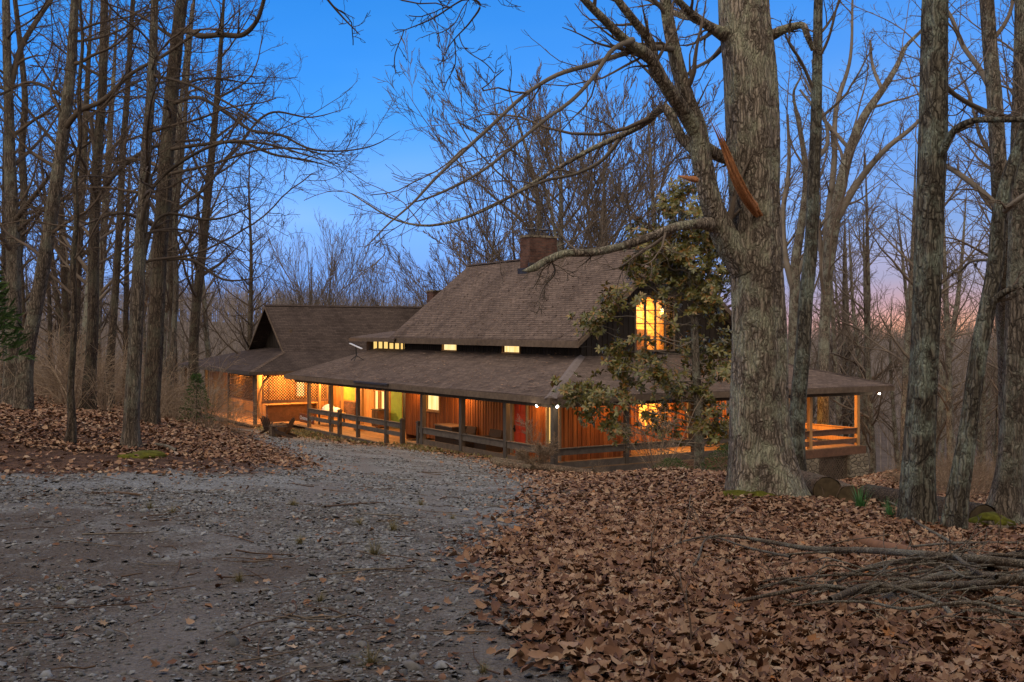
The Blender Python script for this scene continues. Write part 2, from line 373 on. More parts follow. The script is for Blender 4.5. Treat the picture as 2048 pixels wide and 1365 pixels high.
# ------------------------------------------------------------------ ground
AN = [(1024,1365,4.4),(0,1365,4.4),(2048,1365,4.8),(600,1200,6.1),(0,1200,6.1),(1024,1190,6.1),(1000,1100,8.3),(300,1090,8.0),
 (1500,1200,6.3),(1900,1200,6.5),(1250,1060,10.5),(0,1000,10.5),(500,1000,11.5),(200,958,14.5),(0,945,15.2),(400,948,16.5),(1000,1040,11.6),
 (600,930,24),(560,950,17.5),(800,925,29),(800,985,15.5),(800,893,41.5),(1000,925,34.5),(1000,958,24),(1000,1000,16),(640,874,49.5),(560,878,44),
 (450,862,50),(260,893,19),(0,852,19),(0,828,23),(140,835,22.5),(300,845,24.5),(420,868,26.5),(520,895,27.3),(590,918,26.5),(130,890,18.5),
 (100,812,32),(0,805,32),(250,822,32),(350,846,33),(430,858,34),(100,790,45),(300,805,45),(0,770,60),(300,790,60),
 (1150,965,21.5),(1300,945,21),(1420,948,20),(1130,950,26),(1300,1000,15),(1500,985,15.6),(1600,1000,15),(1700,1032,13.8),(1840,1045,13.1),(1960,1065,12.6),(2048,1072,12.8),
 (1850,1110,9.8),(1600,1110,9.2),(1700,985,21),(1800,985,21.5),(2048,1010,20),(1850,960,30),(2048,975,30),(1750,952,41)]
AP = [tuple(px(*a)) for a in AN]
HO = Vector((1.465, 34, 0))                  # the porch corner post
HA = Vector((-.5439, .8391, 0)); HBv = Vector((.8391, .5439, 0))
def W(u, v, z): p = HO+HA*u+HBv*v; return Vector((p.x, p.y, z))
for u, v, z in ((0,0,-3.38),(6,-.4,-3.36),(11,-.6,-3.52),(16,-.6,-3.83),(22,-.6,-3.9),(26,-3,-3.85),(30,-4,-3.7),(36,-4,-3.4),(12,6,-3.9),(0,5,-3.9),(-1,9,-4.3),(-1,13,-4.8),(0,17,-5.1),
    (6,19,-5.8),(20,16,-5.5),(30,8,-4.6),(40,6,-4.6),(26,20,-8),(-4,17,-4.2),(8,24,-8.5),(44,-6,-3.6),(45,10,-6)):
    AP.append(tuple(W(u, v, z)))
for x, y, z in ((0,0,.15),(-4,0,.2),(4,0,.1),(0,-20,.6),(-25,-15,1.2),(25,-15,.6),(-20,5,.35),(-25,20,.2),(18,6,-.2),(25,15,-1.9),(30,30,-4.6),(-30,40,-.6),(-45,70,-2.2),(0,90,-12),(40,80,-13),(-40,110,-10),(40,50,-9.5),(-70,40,0)):
    AP.append((x, y, z))
AP = np.array(AP)
def _wp(x, y):      # warp so that the near field gets the finer scale
    r = np.sqrt(x*x+y*y)+1e-6; k = np.log1p(r/6.0)*12/r
    return x*k, y*k
def _phi(r): return np.sqrt(r*r+1.0)
_ax, _ay = _wp(AP[:, 0], AP[:, 1])
_D = _phi(np.hypot(_ax[:, None]-_ax, _ay[:, None]-_ay))
_n = len(AP); _Am = np.zeros((_n+3, _n+3)); _Am[:_n, :_n] = _D-np.eye(_n)*.03
_Am[:_n, _n] = 1; _Am[:_n, _n+1] = _ax; _Am[:_n, _n+2] = _ay; _Am[_n:, :_n] = _Am[:_n, _n:].T
_w = np.linalg.solve(_Am, np.concatenate([AP[:, 2], [0, 0, 0]]))
def sstep(a, b, x): t = np.clip((x-a)/(b-a), 0, 1); return t*t*(3-2*t)
def gz(x, y):
    x = np.atleast_1d(np.asarray(x, float)); y = np.atleast_1d(np.asarray(y, float))
    out = np.empty(x.shape); xf = x.ravel(); yf = y.ravel(); of = out.ravel()
    for i in range(0, len(xf), 20000):
        a, b = _wp(xf[i:i+20000], yf[i:i+20000])
        D = _phi(np.hypot(a[:, None]-_ax, b[:, None]-_ay))
        of[i:i+20000] = D@_w[:_n]+_w[_n]+_w[_n+1]*a+_w[_n+2]*b
    r = np.hypot(xf, yf); th = np.arctan2(xf, yf)
    # valley beyond the house and the wooded hill across it
    top = np.interp(th, [-.6, -.30, -.12, .1, .25, .38, .6], [4, 4, 0, -5, -11, -11, -8])
    hill = np.interp(r, [70, 120, 190, 330, 420, 800, 2500], [-9, -17, -17, 0, 1, -2, -6])
    hill = np.where(r > 190, -17+(np.interp(r, [190, 330, 420, 800, 2500], [0, 1, 1.05, .9, .8]))*(17+top), hill)
    front = sstep(-.1, .25, np.cos(th))
    hill = hill*front+(1-front)*(1.5+.01*np.minimum(r, 400))
    k = sstep(62, 115, r)
    of[:] = of*(1-k)+hill*k
    return out
def gz1(x, y): return float(gz([x], [y])[0])
def p2g(x, y):
    """where the line of sight through (x, y) of the photograph meets the ground"""
    ys = np.exp(np.linspace(math.log(2.5), math.log(120), 500)); X = (x-1024)/FPX*ys; Z = EYE-(y-HOR)/FPX*ys
    g_ = gz(X, ys); i = int(np.argmax(Z < g_)) or len(ys)-1
    return Vector((X[i], ys[i], g_[i]))
def inside(poly, x, y):
    c = np.zeros(x.shape, bool); n = len(poly)
    for i in range(n):
        x0, y0 = poly[i]; x1, y1 = poly[(i+1) % n]
        c ^= ((y0 > y) != (y1 > y)) & (x < (x1-x0)*(y-y0)/((y1-y0) or 1e-9)+x0)
    return c
# regions of the ground, as outlines on the ground plan
def outl(pts): return [tuple(p2g(*p)[:2]) for p in pts]
DRIVE = outl([(1330,1364),(1200,1290),(1045,1190),(1045,1120),(1110,1045),(1130,990),(1085,955),(1020,935)])+[tuple(W(0.5,-1.2,0)[:2]), tuple(W(11,-.9,0)[:2]), tuple(W(24,-1,0)[:2]), tuple(W(28,-6,0)[:2])]+outl([(470,862),(505,880),(560,905),(610,922),(560,938),(420,952),(200,952),(0,948)])+[(-30,10.5),(-30,-12),(.45,-12)]
LEFTB = outl([(0,946),(200,950),(420,950),(555,936),(606,921),(560,905),(505,882),(440,862)])+[(-12,60),(-60,60),(-60,9.5)]
def tracks(x, y):
    """the two wheel tracks worn along the drive"""
    c = np.interp(y, [-20, 4, 9, 14, 20, 27, 34, 42, 50], [-.6, -.9, -1.5, -2.0, -2.3, -3.1, -4.6, -7.2, -11]); w = .30+.08*np.sin(y*1.3)+.06*np.sin(y*3.1+1)
    d = np.minimum(np.abs(x-c-.85+.1*np.sin(y*.9)), np.abs(x-c+.85+.08*np.sin(y*.7+2)))
    return np.exp(-(d/w)**2)*np.clip(.75+.35*np.sin(y*.55)+.2*np.sin(y*1.9+x), .2, 1)
def masks(x, y):
    """gravel, bare dirt, leaf cover 0..1"""
    k = np.clip(np.hypot(x, y)/14, .15, 1)
    nx = x+k*(.25*np.sin(y*1.7)+.15*np.sin(y*4.1+x)); ny = y+k*(.3*np.sin(x*1.3)+.1*np.sin(x*5))
    g_ = inside(DRIVE, nx, ny); l_ = inside(LEFTB, nx, ny)
    return g_, l_
# polar sheet round the camera
nr, na = 300, 900
rad = np.concatenate([[.3], np.exp(np.linspace(math.log(1.2), math.log(1500), nr-1))])
fr = np.linspace(-R(36), R(36), 620); bk = np.linspace(R(36), 2*math.pi-R(36), na-620+2)[1:-1]
ang = np.concatenate([fr, bk])
RR, AA = np.meshgrid(rad, ang, indexing='ij'); GX = RR*np.sin(AA); GY = RR*np.cos(AA)
GZ = gz(GX, GY)
gm, lm = masks(GX, GY)
cell = RR*.02
def bumpy(x, y):
    return (np.sin(x*3.1+np.sin(y*2.3)*1.3)*np.sin(y*2.7+1.1*np.sin(x*1.9))*.018+np.sin(x*9.3+2*np.sin(y*4))*np.sin(y*8.7)*.006)
GZ = GZ+bumpy(GX, GY)*np.where(gm, .7, 1.5)*(RR < 80)
gz_base = gz
def gzf(x, y):
    x = np.asarray(x, float); y = np.asarray(y, float); g_, _ = masks(x, y)
    return gz(x, y)+bumpy(x, y)*np.where(g_, .7, 1.5)*(np.hypot(x, y) < 80)
V = np.stack([GX, GY, GZ], -1).reshape(-1, 3)
I = np.arange(nr*na).reshape(nr, na); J = np.roll(I, -1, 1)
Q = np.stack([I[:-1], I[1:], J[1:], J[:-1]], -1).reshape(-1, 4)
cidx = len(V); V = np.vstack([V, [[0, 0, gz1(0, 0)]]])
T = np.stack([np.full(na, cidx), I[0], J[0]], -1)
me = fast_mesh('ground', V, Q, T)
ca = me.color_attributes.new('cover', 'FLOAT_COLOR', 'POINT')
ga = np.zeros(GX.shape); la = np.zeros(GX.shape)
for jx, jy in ((0, 0), (.35, .2), (-.35, -.2), (.15, -.5), (-.15, .5), (.6, -.1), (-.6, .1)):
    a_, b_ = masks(GX+jx*(1+RR/14), GY+jy*(1+RR/14)); ga += a_/7; la += b_/7
cv = np.zeros((len(V), 4)); cv[:-1, 0] = ga.ravel(); cv[:-1, 1] = la.ravel(); cv[:, 3] = 0; cv[:-1, 3] = tracks(GX, GY).ravel()
cv[:-1, 2] = sstep(60, 130, RR).ravel(); cv[-1, 0] = 1
ca.data.foreach_set('color', cv.ravel().astype(np.float32))
gmat, gt, gb = new_mat('forest_ground', .95, .12); g = G(gt)
at = g.n('ShaderNodeAttribute'); at.attribute_name = 'cover'; sx = g.n('ShaderNodeSeparateColor'); g.l(at.outputs['Color'], sx.inputs[0])
oc = coord(g)
v1 = g.n('ShaderNodeTexVoronoi'); v1.inputs['Scale'].default_value = 42; g.l(oc, v1.inputs['Vector'])
sv = g.n('ShaderNodeSeparateColor'); g.l(v1.outputs['Color'], sv.inputs[0])
stone = g.ramp(sv.outputs[0], [(0, (.115, .112, .102)), (.4, (.205, .212, .205)), (.7, (.27, .28, .275)), (1, (.35, .36, .35))])
patch = g.noise(oc, .38, 5, .62); patch2 = g.noise(oc, 1.9, 5, .7); fine = g.noise(oc, 38, 4, .75)
dirt = g.ramp(fine, [(.3, (.055, .041, .031)), (.7, (.13, .100, .077))])
geo_ = g.n('ShaderNodeNewGeometry'); sp_ = g.n('ShaderNodeSeparateXYZ'); g.l(geo_.outputs['Position'], sp_.inputs[0])
worn = g.ramp(g.math('MULTIPLY', sp_.outputs[1], 1/30), [(.12, .17), (.45, 0.0)])      # the traffic-worn foot of the drive has lost its stone
df = g.ramp(g.math('ADD', worn, g.math('MULTIPLY_ADD', patch2, .5, g.math('MULTIPLY', patch, .6))), [(.52, 0.0), (.68, 1.0)])
grav = g.mix(stone, dirt, g.math('MULTIPLY', df, .85))
v2 = g.n('ShaderNodeTexVoronoi'); v2.inputs['Scale'].default_value = 11; g.l(oc, v2.inputs['Vector'])
s2 = g.n('ShaderNodeSeparateColor'); g.l(v2.outputs['Color'], s2.inputs[0])
lf = g.ramp(s2.outputs[1], [(0, (.035, .018, .011)), (.5, (.10, .052, .030)), (1, (.18, .105, .065))])
lf = g.mix(lf, g.ramp(fine, [(.3, .6), (.7, 1.3)]), 1.0, 'MULTIPLY')
redd = g.ramp(fine, [(.3, (.040, .024, .016)), (.7, (.125, .078, .054))])
lb = g.mix(lf, redd, .6)
hillc = g.ramp(g.noise(oc, .35, 5, .7), [(.3, (.07, .056, .047)), (.7, (.13, .106, .09))])
edge = g.noise(oc, 2.2, 5, .7)
gf = g.ramp(g.math('ADD', sx.outputs[0], g.math('MULTIPLY', g.math('SUBTRACT', edge, .5), .9)), [(.30, 0.0), (.72, 1.0)])
lff = sx.outputs[1]
packed = g.ramp(fine, [(.3, (.115, .102, .090)), (.7, (.23, .215, .20))]); grav = g.mix(grav, packed, g.math('MULTIPLY', at.outputs['Alpha'], .8))
col = g.mix(lf, lb, lff); col = g.mix(col, grav, gf); col = g.mix(col, hillc, sx.outputs[2])
g.l(col, gb.inputs['Base Color'])
hh = g.math('MULTIPLY_ADD', fine, .5, g.math('MULTIPLY', v1.outputs['Distance'], -.9)); g.bump(hh, gb, .8, .03)
ground = link('ground', me, gmat, kind='structure')
# ------------------------------------------------------------------ trees
def norm(a): return a/np.maximum(np.linalg.norm(a, axis=-1, keepdims=True), 1e-9)
def tubes(P, Rr, s, rough=None):
    """P (n,k,3) centre lines, Rr (n,k) radii -> vertices, quads"""
    n, k, _ = P.shape
    T = np.gradient(P, axis=1); T = norm(T)
    ref = np.where(np.abs(T[:, :1, 2:3]) > .9, np.array([1., 0, 0]), np.array([0, 0, 1.])); ref = np.broadcast_to(ref, T.shape)
    a = norm(np.cross(T, ref)); b = np.cross(T, a)
    th = np.linspace(0, 2*np.pi, s, endpoint=False)
    rr = Rr[:, :, None]*np.ones(s)
    if rough is not None: rr = rr*rough
    V = P[:, :, None, :]+rr[..., None]*(a[:, :, None, :]*np.cos(th)[:, None]+b[:, :, None, :]*np.sin(th)[:, None])
    I = np.arange(n*k*s).reshape(n, k, s); J = np.roll(I, -1, 2)
    Q = np.stack([I[:, :-1], J[:, :-1], J[:, 1:], I[:, 1:]], -1).reshape(-1, 4)
    return V.reshape(-1, 3), Q
def grow(rg, P, Rr, n, t0, t1, ang, lr, k, wig, trop, rr, tip, lmin=.1, taper=.6, vert=None, fall=.5):
    N_, K, _ = P.shape; idx = np.repeat(np.arange(N_), n); m = len(idx)
    t = t0+(t1-t0)*((np.tile(np.arange(n), N_)+rg.random(m))/n)
    f = np.clip(t*(K-1), 0, K-1.001); i = f.astype(int); w = (f-i)[:, None]
    p0 = P[idx, i]; p1 = P[idx, i+1]; pos = p0*(1-w)+p1*w; tan = norm(p1-p0)
    r0 = Rr[idx, i]*(1-w[:, 0])+Rr[idx, i+1]*w[:, 0]
    plen = np.linalg.norm(np.diff(P, axis=1), axis=2).sum(1)[idx]
    Ln = np.maximum(plen*lr*(1-fall*t)*(.6+.8*rg.random(m)), lmin)
    a = norm(np.cross(tan, rg.normal(size=(m, 3)))); b = np.cross(tan, a)
    az = rg.random(m)*2*np.pi
    pr = a*np.cos(az)[:, None]+b*np.sin(az)[:, None]
    an = ang*(.7+.6*rg.random(m))
    d = norm(tan*np.cos(an)[:, None]+pr*np.sin(an)[:, None])
    seg = (Ln/(k-1))[:, None]; out = [pos]; wv = np.zeros((m, 3))
    for j in range(k-1):
        pos = pos+d*seg; out.append(pos)
        wv = wv*.3+rg.normal(size=(m, 3))*wig
        d = norm(d+wv+np.array([0, 0, trop]))
    P2 = np.stack(out, 1)
    rs = np.minimum(r0*rr, r0*.95)*(.75+.5*rg.random(m)); rs = np.maximum(rs, tip)
    q = np.linspace(0, 1, k)**taper
    R2 = rs[:, None]*(1-q)+tip*q
    return P2, R2
def spline(pts, k):
    """resample a polyline of (x,y,z,r) smoothly to k points"""
    A = np.array(pts, float); d = np.concatenate([[0], np.cumsum(np.linalg.norm(np.diff(A[:, :3], axis=0), axis=1))]); s = np.linspace(0, d[-1], k)
    # Catmull-Rom
    m = np.gradient(A, d, axis=0); i = np.clip(np.searchsorted(d, s, side='right')-1, 0, len(d)-2); h = (d[i+1]-d[i]); t = ((s-d[i])/h)[:, None]; h = h[:, None]
    return (2*t**3-3*t**2+1)*A[i]+(t**3-2*t**2+t)*h*m[i]+(-2*t**3+3*t**2)*A[i+1]+(t**3-t**2)*h*m[i+1]
def cat(parts):
    V = []; Q = []; o = 0
    for v, q in parts: V.append(v); Q.append(q+o); o += len(v)
    return np.vstack(V), np.vstack(Q)
def trunk_mesh(S, s, seed, flare=.5, amp=.05, flare_h=.7, base_z=None):
    """S (k,4) spline; ridged, flared trunk"""
    k = len(S); rg = np.random.default_rng(seed); th = np.linspace(0, 2*np.pi, s, endpoint=False)
    z = S[:, 2]-S[0, 2]; ph = rg.random(8)*6.28
    ro = np.ones((k, s))
    for j, (nn, am) in enumerate(((2, .5), (3, .5), (5, .45), (7, .35), (11, .25))):
        ro += amp*am*np.sin(nn*th[None]+ph[j]+.6*np.sin(z[:, None]*1.1+ph[-j-1]))
    root = np.exp(-np.maximum(z, 0)/flare_h)[:, None]
    ro += flare*root*(.55+.45*np.sin(5*th+ph[5])[None])*(1+.3*np.sin(2*th+ph[6])[None])
    ro += rg.normal(size=(k, s))*amp*.12
    return tubes(S[None, :, :3], S[None, :, 3], s, ro[None])
def image_trunk(pts, Y, ext=None):
    """pts [(px, py, width_px[, dY])], first is the foot; -> rows (x,y,z,r)"""
    o = []
    for p in pts:
        yy = Y+(p[3] if len(p) > 3 else 0); q = px(p[0], p[1], yy); o.append([q.x, q.y, q.z, p[2]/2/FPX*yy])
    o[0][2] = min(o[0][2], gz1(o[0][0], o[0][1]))-.12
    if ext:
        a, b = np.array(o[-2]), np.array(o[-1]); d = (b-a)[:3]; d /= np.linalg.norm(d); r = o[-1][3]
        for j in range(1, 5): o.append([*(b[:3]+d*ext*j/4+np.array([.12*math.sin(j*2.+Y), .1*math.cos(j), 0])*j), r*(1-.22*j)])
    return o
def tree(label, pts, Y, mats=('bark', 'limb', 'twig'), ext=8, sides=40, seg=.12, flare=.5, amp=.05, limbs=(), auto=None, seed=1, tw=(5, 6, 4), group=None, tip=.003, name='tree', flare_h=.7, limbw=.88):
    """a tree standing where the photograph has it; limbs are (pts, dY) traced boughs, auto = boughs grown from the trunk"""
    rg = np.random.default_rng(seed)
    rows = image_trunk(pts, Y, ext)
    Ln = sum(math.dist(rows[i][:3], rows[i+1][:3]) for i in range(len(rows)-1))
    S = spline(rows, max(12, int(Ln/seg)))
    base = Vector(S[0, :3]); V, Q = trunk_mesh(S, sides, seed, flare, amp, flare_h)
    root = empty(name, base, 0, label, 'tree', group)
    b0 = np.array(base)
    link('trunk', fast_mesh('trunk', V-b0, Q), mats[0], root)
    P1 = []; R1 = []; k1 = 16
    for lm in limbs:
        lm = [(p_[0], p_[1], p_[2]*limbw, p_[3]) for p_ in lm]
        rws = [[*px(p[0], p[1], Y+p[3]), p[2]/2/FPX*(Y+p[3])] for p in lm]
        if rws[-1][3] < .03: rws[-1][3] = .004
        ls = spline(rws, 40); big = lm[0][2] > 16
        v, q = trunk_mesh(ls, 16 if big else 8, seed+int(lm[0][0]), 0, .05)
        P1.append(ls[np.linspace(0, 39, k1).astype(int), :3]); R1.append(ls[np.linspace(0, 39, k1).astype(int), 3])
        link('limb', fast_mesh('limb', v-b0, q), mats[0] if big else mats[1], root)
    parts = []
    A = []
    if auto:
        n, t0, t1, an, lr, trop = auto[:6]
        A = [grow(rg, S[None, :, :3], S[None, :, 3], n, t0, t1, an, lr, k1, .07, trop, .38, .012, fall=auto[6] if len(auto) > 6 else .35)]
        v, q = tubes(A[0][0], A[0][1], 7); parts.append((v, q))
    if P1: A.append((np.stack(P1), np.stack(R1)))
    if A:
        P = np.concatenate([a[0] for a in A]); Rr = np.concatenate([a[1] for a in A])
        P2, R2 = grow(rg, P, Rr, tw[0], .12, .98, .75, .42, 10, .13, .02, .55, .006, fall=.45)
        parts.append(tubes(P2, R2, 5))
        P3, R3 = grow(rg, P2, R2, tw[1], .12, 1, .75, .42, 7, .16, .02, .6, tip*1.3)
        parts.append(tubes(P3, R3, 4))
        P3b, R3b = grow(rg, P, Rr, tw[1], .25, 1, .85, .16, 7, .16, .02, .3, tip*1.3)
        parts.append(tubes(P3b, R3b, 4))
        P4, R4 = grow(rg, np.concatenate([P3, P3b]), np.concatenate([R3, R3b]), tw[2], .15, 1, .7, .42, 5, .2, .03, .7, tip)
        parts.append(tubes(P4, R4, 3))
        v, q = cat(parts)
        link('crown', fast_mesh('crown', v-b0, q), mats[2], root)
    return root

# -- the big oak before the gable
OAKL = [
 [(1490,535,74,-.1),(1452,478,62,-.25),(1425,415,50,-.4),(1405,330,46,-.5),(1392,250,42,-.6),(1374,200,36,-.7),(1352,118,32,-.8),(1336,40,28,-.9),(1322,-90,22,-1)],
 [(1392,262,38,-.6),(1366,222,34,-.8),(1330,170,30,-1.1),(1296,112,26,-1.4),(1254,84,22,-1.7),(1208,40,19,-2),(1160,-10,16,-2.3),(1110,-80,12,-2.6)],
 [(1330,172,26,-1.1),(1312,150,24,-1.2),(1300,85,22,-1.4),(1270,45,20,-1.6),(1232,-5,18,-1.8),(1200,-70,14,-2.)],
 [(1434,450,40,-.3),(1398,448,24,-.7),(1350,455,20,-1),(1290,478,19,-1.3),(1232,496,18,-1.5),(1180,506,18,-1.7),(1128,508,17,-1.8),(1092,522,16,-1.9),(1060,540,14,-2),(1044,542,8,-2)],
 [(1358,100,16,-.8),(1300,96,13,-1.2),(1240,110,12,-1.6),(1180,130,11,-2),(1110,152,10,-2.4),(1050,190,9,-2.7),(985,250,8.5,-3),(920,310,8,-3.2),(868,360,7,-3.4),(824,408,5.5,-3.6),(775,450,4,-3.8),(728,498,2.5,-4)],
 [(1266,80,14,-1.7),(1225,100,11,-2),(1190,150,10,-2.2),(1145,200,9,-2.4),(1090,240,8,-2.6),(1030,290,7.5,-2.8),(975,335,7,-3),(915,370,6,-3.2),(860,395,5,-3.4),(810,410,3.5,-3.6)],
 [(1405,305,38,-.5),(1370,285,26,-.4),(1330,215,20,-.2),(1290,245,18,.2),(1240,272,14,.6),(1180,300,11,1),(1110,340,9,1.3),(1040,382,8,1.6),(980,415,7,1.9),(900,445,6.5,2.2),(850,452,5.5,2.4),(790,440,4.5,2.5),(730,405,3.5,2.6),(690,380,2,2.7)],
 [(1245,270,11,.6),(1205,320,9,.8),(1160,345,8,1),(1090,362,7,1.2),(1010,398,5,1.5),(940,430,3.5,1.7)],
 [(1462,75,44,0),(1430,60,26,-.3),(1392,35,20,-.6),(1360,5,16,-.9),(1330,-40,12,-1.2)],
 [(1458,85,20,.2),(1400,45,13,.7),(1350,25,11,1.1),(1290,-5,10,1.5)],
 [(1540,72,26,0),(1580,55,17,-.2),(1606,52,15,-.3),(1616,75,13,-.3),(1626,100,11,-.2)],
 [(1475,320,30,.1),(1440,312,28,-.2),(1412,296,27,-.5),(1402,290,20,-.6)],
 [(1445,95,14,.3),(1420,120,9,.7),(1385,140,7,1),(1340,190,5,1.4),(1310,240,3,1.7)],
 [(1222,345,6,.8),(1232,390,5,.8),(1246,430,3,.8)],
 [(1055,370,4,1.4),(1042,420,3.2,1.3),(1010,480,2.6,1.2),(996,510,2,1.2),(970,525,1.5,1.2)],
 [(1098,512,5,-1.8),(1110,545,4,-1.7),(1088,575,3,-1.6),(1076,605,2,-1.6)],
]
oak = tree('massive thick-trunked oak standing before the lit gable, one bough sweeping low over the roof', [(1530,992,158),(1526,955,142),(1520,900,126),(1516,820,115),(1517,740,110),(1516,640,104),(1512,540,100),(1510,460,99),(1507,380,98),(1505,300,103),(1502,220,106),(1497,130,104),(1487,40,100),(1482,-60,96)], 15.6,
    ('oak', 'limb', 'twig'), 7, 110, .05, .30, .05, OAKL, None, 3, (5, 5, 4), flare_h=.45)
# broken, orange torn bough of the oak
rs_ = np.random.default_rng(3); slv = []
for k_ in range(13):
    e_ = rs_.uniform(.6, 1.0) if k_ > 1 else 1.0; f_ = spline([[*px(1520,432,15.2),.05],[*px(1494,392,14.95),.04],[*px(1470,345,14.8),.032],[*px(1452,300,14.75),.028],[*px(1438,268,14.7),.024],[*px(1424,240,14.7),.016],[*px(1411,215,14.7),.006]], 60)
    f_ = f_[int(rs_.uniform(0, 10)):int(60*e_)]; f_ = f_[np.linspace(0, len(f_)-1, 30).astype(int)].copy(); t_ = np.linspace(0, 1, 30)
    off = rs_.normal(size=3)*[.018, .018, .02]; f_[:, :3] += off[None]*(1+.4*np.sin(t_*5+k_))[:, None]; f_[:, 3] *= rs_.uniform(.45, .95)*(1-t_**4*.85); slv.append(trunk_mesh(f_, 6, k_, 0, .35))
v, q = cat(slv); link('torn_limb', fast_mesh('torn_limb', v-np.array(oak.location), q, smooth=False), 'raw', oak)
bs = spline([[*px(1392,360,14.7),.05],[*px(1375,357,14.6),.035],[*px(1355,352,14.6),.006]], 8)
v, q = trunk_mesh(bs, 8, 8, 0, .25); link('torn_limb', fast_mesh('torn_limb', v-np.array(oak.location), q), 'raw', oak)

tree('slender leaning tree rising tight beside the massive oak in front of the porch roof', [(1597,935,40),(1592,880,34),(1597,800,31),(1606,700,29),(1612,600,27),(1622,500,26),(1627,380,24),(1632,250,22),(1635,120,19),(1637,0,17)], 18, ('bark_green', 'limb', 'twig'), 6, 32, .12, .2, .07,
     [[(1622,330,12,0),(1655,285,9,.5),(1650,240,7,.8),(1625,190,6,1.1),(1600,140,4,1.4)], [(1625,175,9,0),(1600,120,7,-.3),(1580,90,6,-.5),(1560,40,4,-.7)]], (9, .35, .95, .9, .16, .06), 11, (4, 5, 4))
tree('tall lichen-grey tree with deeply furrowed bark behind the green daffodil leaves', [(1838,1062,78),(1838,1030,68),(1838,960,63),(1842,860,58),(1848,740,54),(1853,620,53),(1857,500,53),(1862,380,54),(1867,260,55),(1869,120,52),(1871,0,50)], 13, ('bark_green', 'limb', 'twig'), 7, 64, .06, .35, .06,
     [[(1868,352,26,0),(1886,300,17,-.2),(1912,258,15,-.4),(1945,242,14,-.6),(1990,240,13,-.8),(2060,238,12,-1),(2130,225,9,-1.2)],
      [(1872,150,13,.2),(1910,190,11,.8),(1980,225,10,1.4),(2050,235,8,2)]], (5, .5, .95, .8, .2, .1), 12, (4, 5, 4))
tree('crooked slim tree leaning towards the forest beside the lichen-grey furrowed tree', [(1903,1068,48),(1912,1010,40),(1925,930,36),(1938,850,33),(1948,770,31),(1960,690,31),(1978,600,30),(1992,520,30),(1998,440,27),(2015,360,24),(2040,290,22),(2075,180,20)], 12.4, ('bark_green', 'limb', 'twig'), 5, 44, .06, .3, .08,
     [[(1975,630,20,0),(1990,600,16,-.1),(2018,580,14,-.2),(2055,570,12,-.3),(2120,575,9,-.4)], [(2000,430,16,0),(2030,405,13,-.2),(2060,385,11,-.3),(2110,370,8,-.5)], [(1990,520,8,0),(1940,525,6,.3),(1915,545,5,.5),(1890,530,4,.7)]], (7, .45, .95, .9, .2, .05), 13, (5, 5, 4))
tree('stout rough-barked tree rising from the mossy rocks at the wood edge', [(2005,1040,75),(2012,1005,56),(2020,940,48),(2026,850,45),(2030,740,42),(2034,600,40),(2038,450,38),(2040,300,36),(2044,150,33),(2046,0,30)], 14.5, ('bark', 'limb', 'twig'), 7, 52, .08, .4, .06, [], (7, .25, .95, .8, .22, .08), 14, (5, 5, 4))
tree('brown curving tree bending away between the two lichened trunks', [(2010,900,26,4),(2012,760,27,3),(2008,620,28,2),(2003,480,29,1),(1998,330,30),(1990,200,29),(1980,90,27),(1974,0,26)], 17, ('bark', 'limb', 'twig'), 6, 32, .12, .1, .07,
     [[(2000,420,18,0),(1965,385,14,.3),(1920,350,12,.6),(1880,325,10,.9)], [(1988,190,16,0),(1960,140,12,.4),(1925,90,10,.8),(1905,40,8,1.1),(1885,0,6,1.4)], [(2002,240,14,0),(1950,215,11,.5),(1910,190,9,1),(1868,150,7,1.5)]], (5, .4, .95, .8, .2, .08), 15, (4, 5, 4))
# -- the left-hand stand
tree('straight brown tree beside the yellow-green moss patch', [(a, b, c*.87) for a, b, c in [(262,898,46),(262,870,36),(266,780,32),(271,690,30),(275,600,29),(280,500,27),(288,400,26),(293,300,23),(301,200,20),(307,90,18),(310,0,16)]], 19, ('bark_left', 'limb_dark', 'twig_dark'), 7, 44, .1, .3, .06,
     [[(275,478,12,0),(310,370,10,-.3),(370,320,9,-.5),(450,285,8,-.8),(540,290,6,-1.1),(610,310,4.5,-1.3),(680,330,3,-1.5)], [(278,560,9,0),(330,430,8,.5),(420,440,7,.8),(520,410,4,1.2)], [(303,150,9,0),(380,170,7,-.5),(470,215,6,-1),(560,270,4,-1.4)]], (18, .2, .95, 1.15, .2, -.02), 21, (7, 7, 4), limbw=.72)
tree('dark tall tree with scaly bark standing on the leafy bank crest', [(a, b, c*.85) for a, b, c in [(296,855,48),(300,820,40),(308,720,37),(314,600,36),(319,500,35),(327,400,34),(334,300,32),(342,200,31),(352,100,29),(364,0,27)]], 24, ('bark_dark', 'limb_dark', 'twig_dark'), 8, 44, .1, .35, .07,
     [[(350,66,20,0),(375,62,17,-.3),(400,72,16,-.5),(440,70,15,-.7),(490,68,14,-1),(512,45,12,-1.2),(528,0,11,-1.4),(540,-60,8,-1.6)],
      [(340,210,12,0),(395,195,10,-.5),(450,225,9,-.9),(505,262,8,-1.2),(560,270,7,-1.5),(620,298,6,-1.8),(690,302,4.5,-2),(750,290,3.5,-2.2),(800,262,2.5,-2.4)],
      [(330,300,12,0),(400,290,10,-.4),(480,285,9,-.8),(550,310,7,-1.2),(620,322,5,-1.5),(680,340,3,-1.7)],
      [(322,440,10,0),(400,385,9,.5),(470,300,7,.9),(545,225,6,1.3),(620,235,4,1.6),(700,215,2.5,2)],
      [(318,520,10,0),(380,520,8,.3),(450,560,6,.6),(540,550,4,.9)],
      [(330,350,10,0),(420,330,8,-.8),(520,300,6,-1.4),(610,300,5,-2),(690,325,3,-2.4)]], (16, .25, .95, 1.2, .2, -.02), 22, (7, 7, 4), limbw=.72)
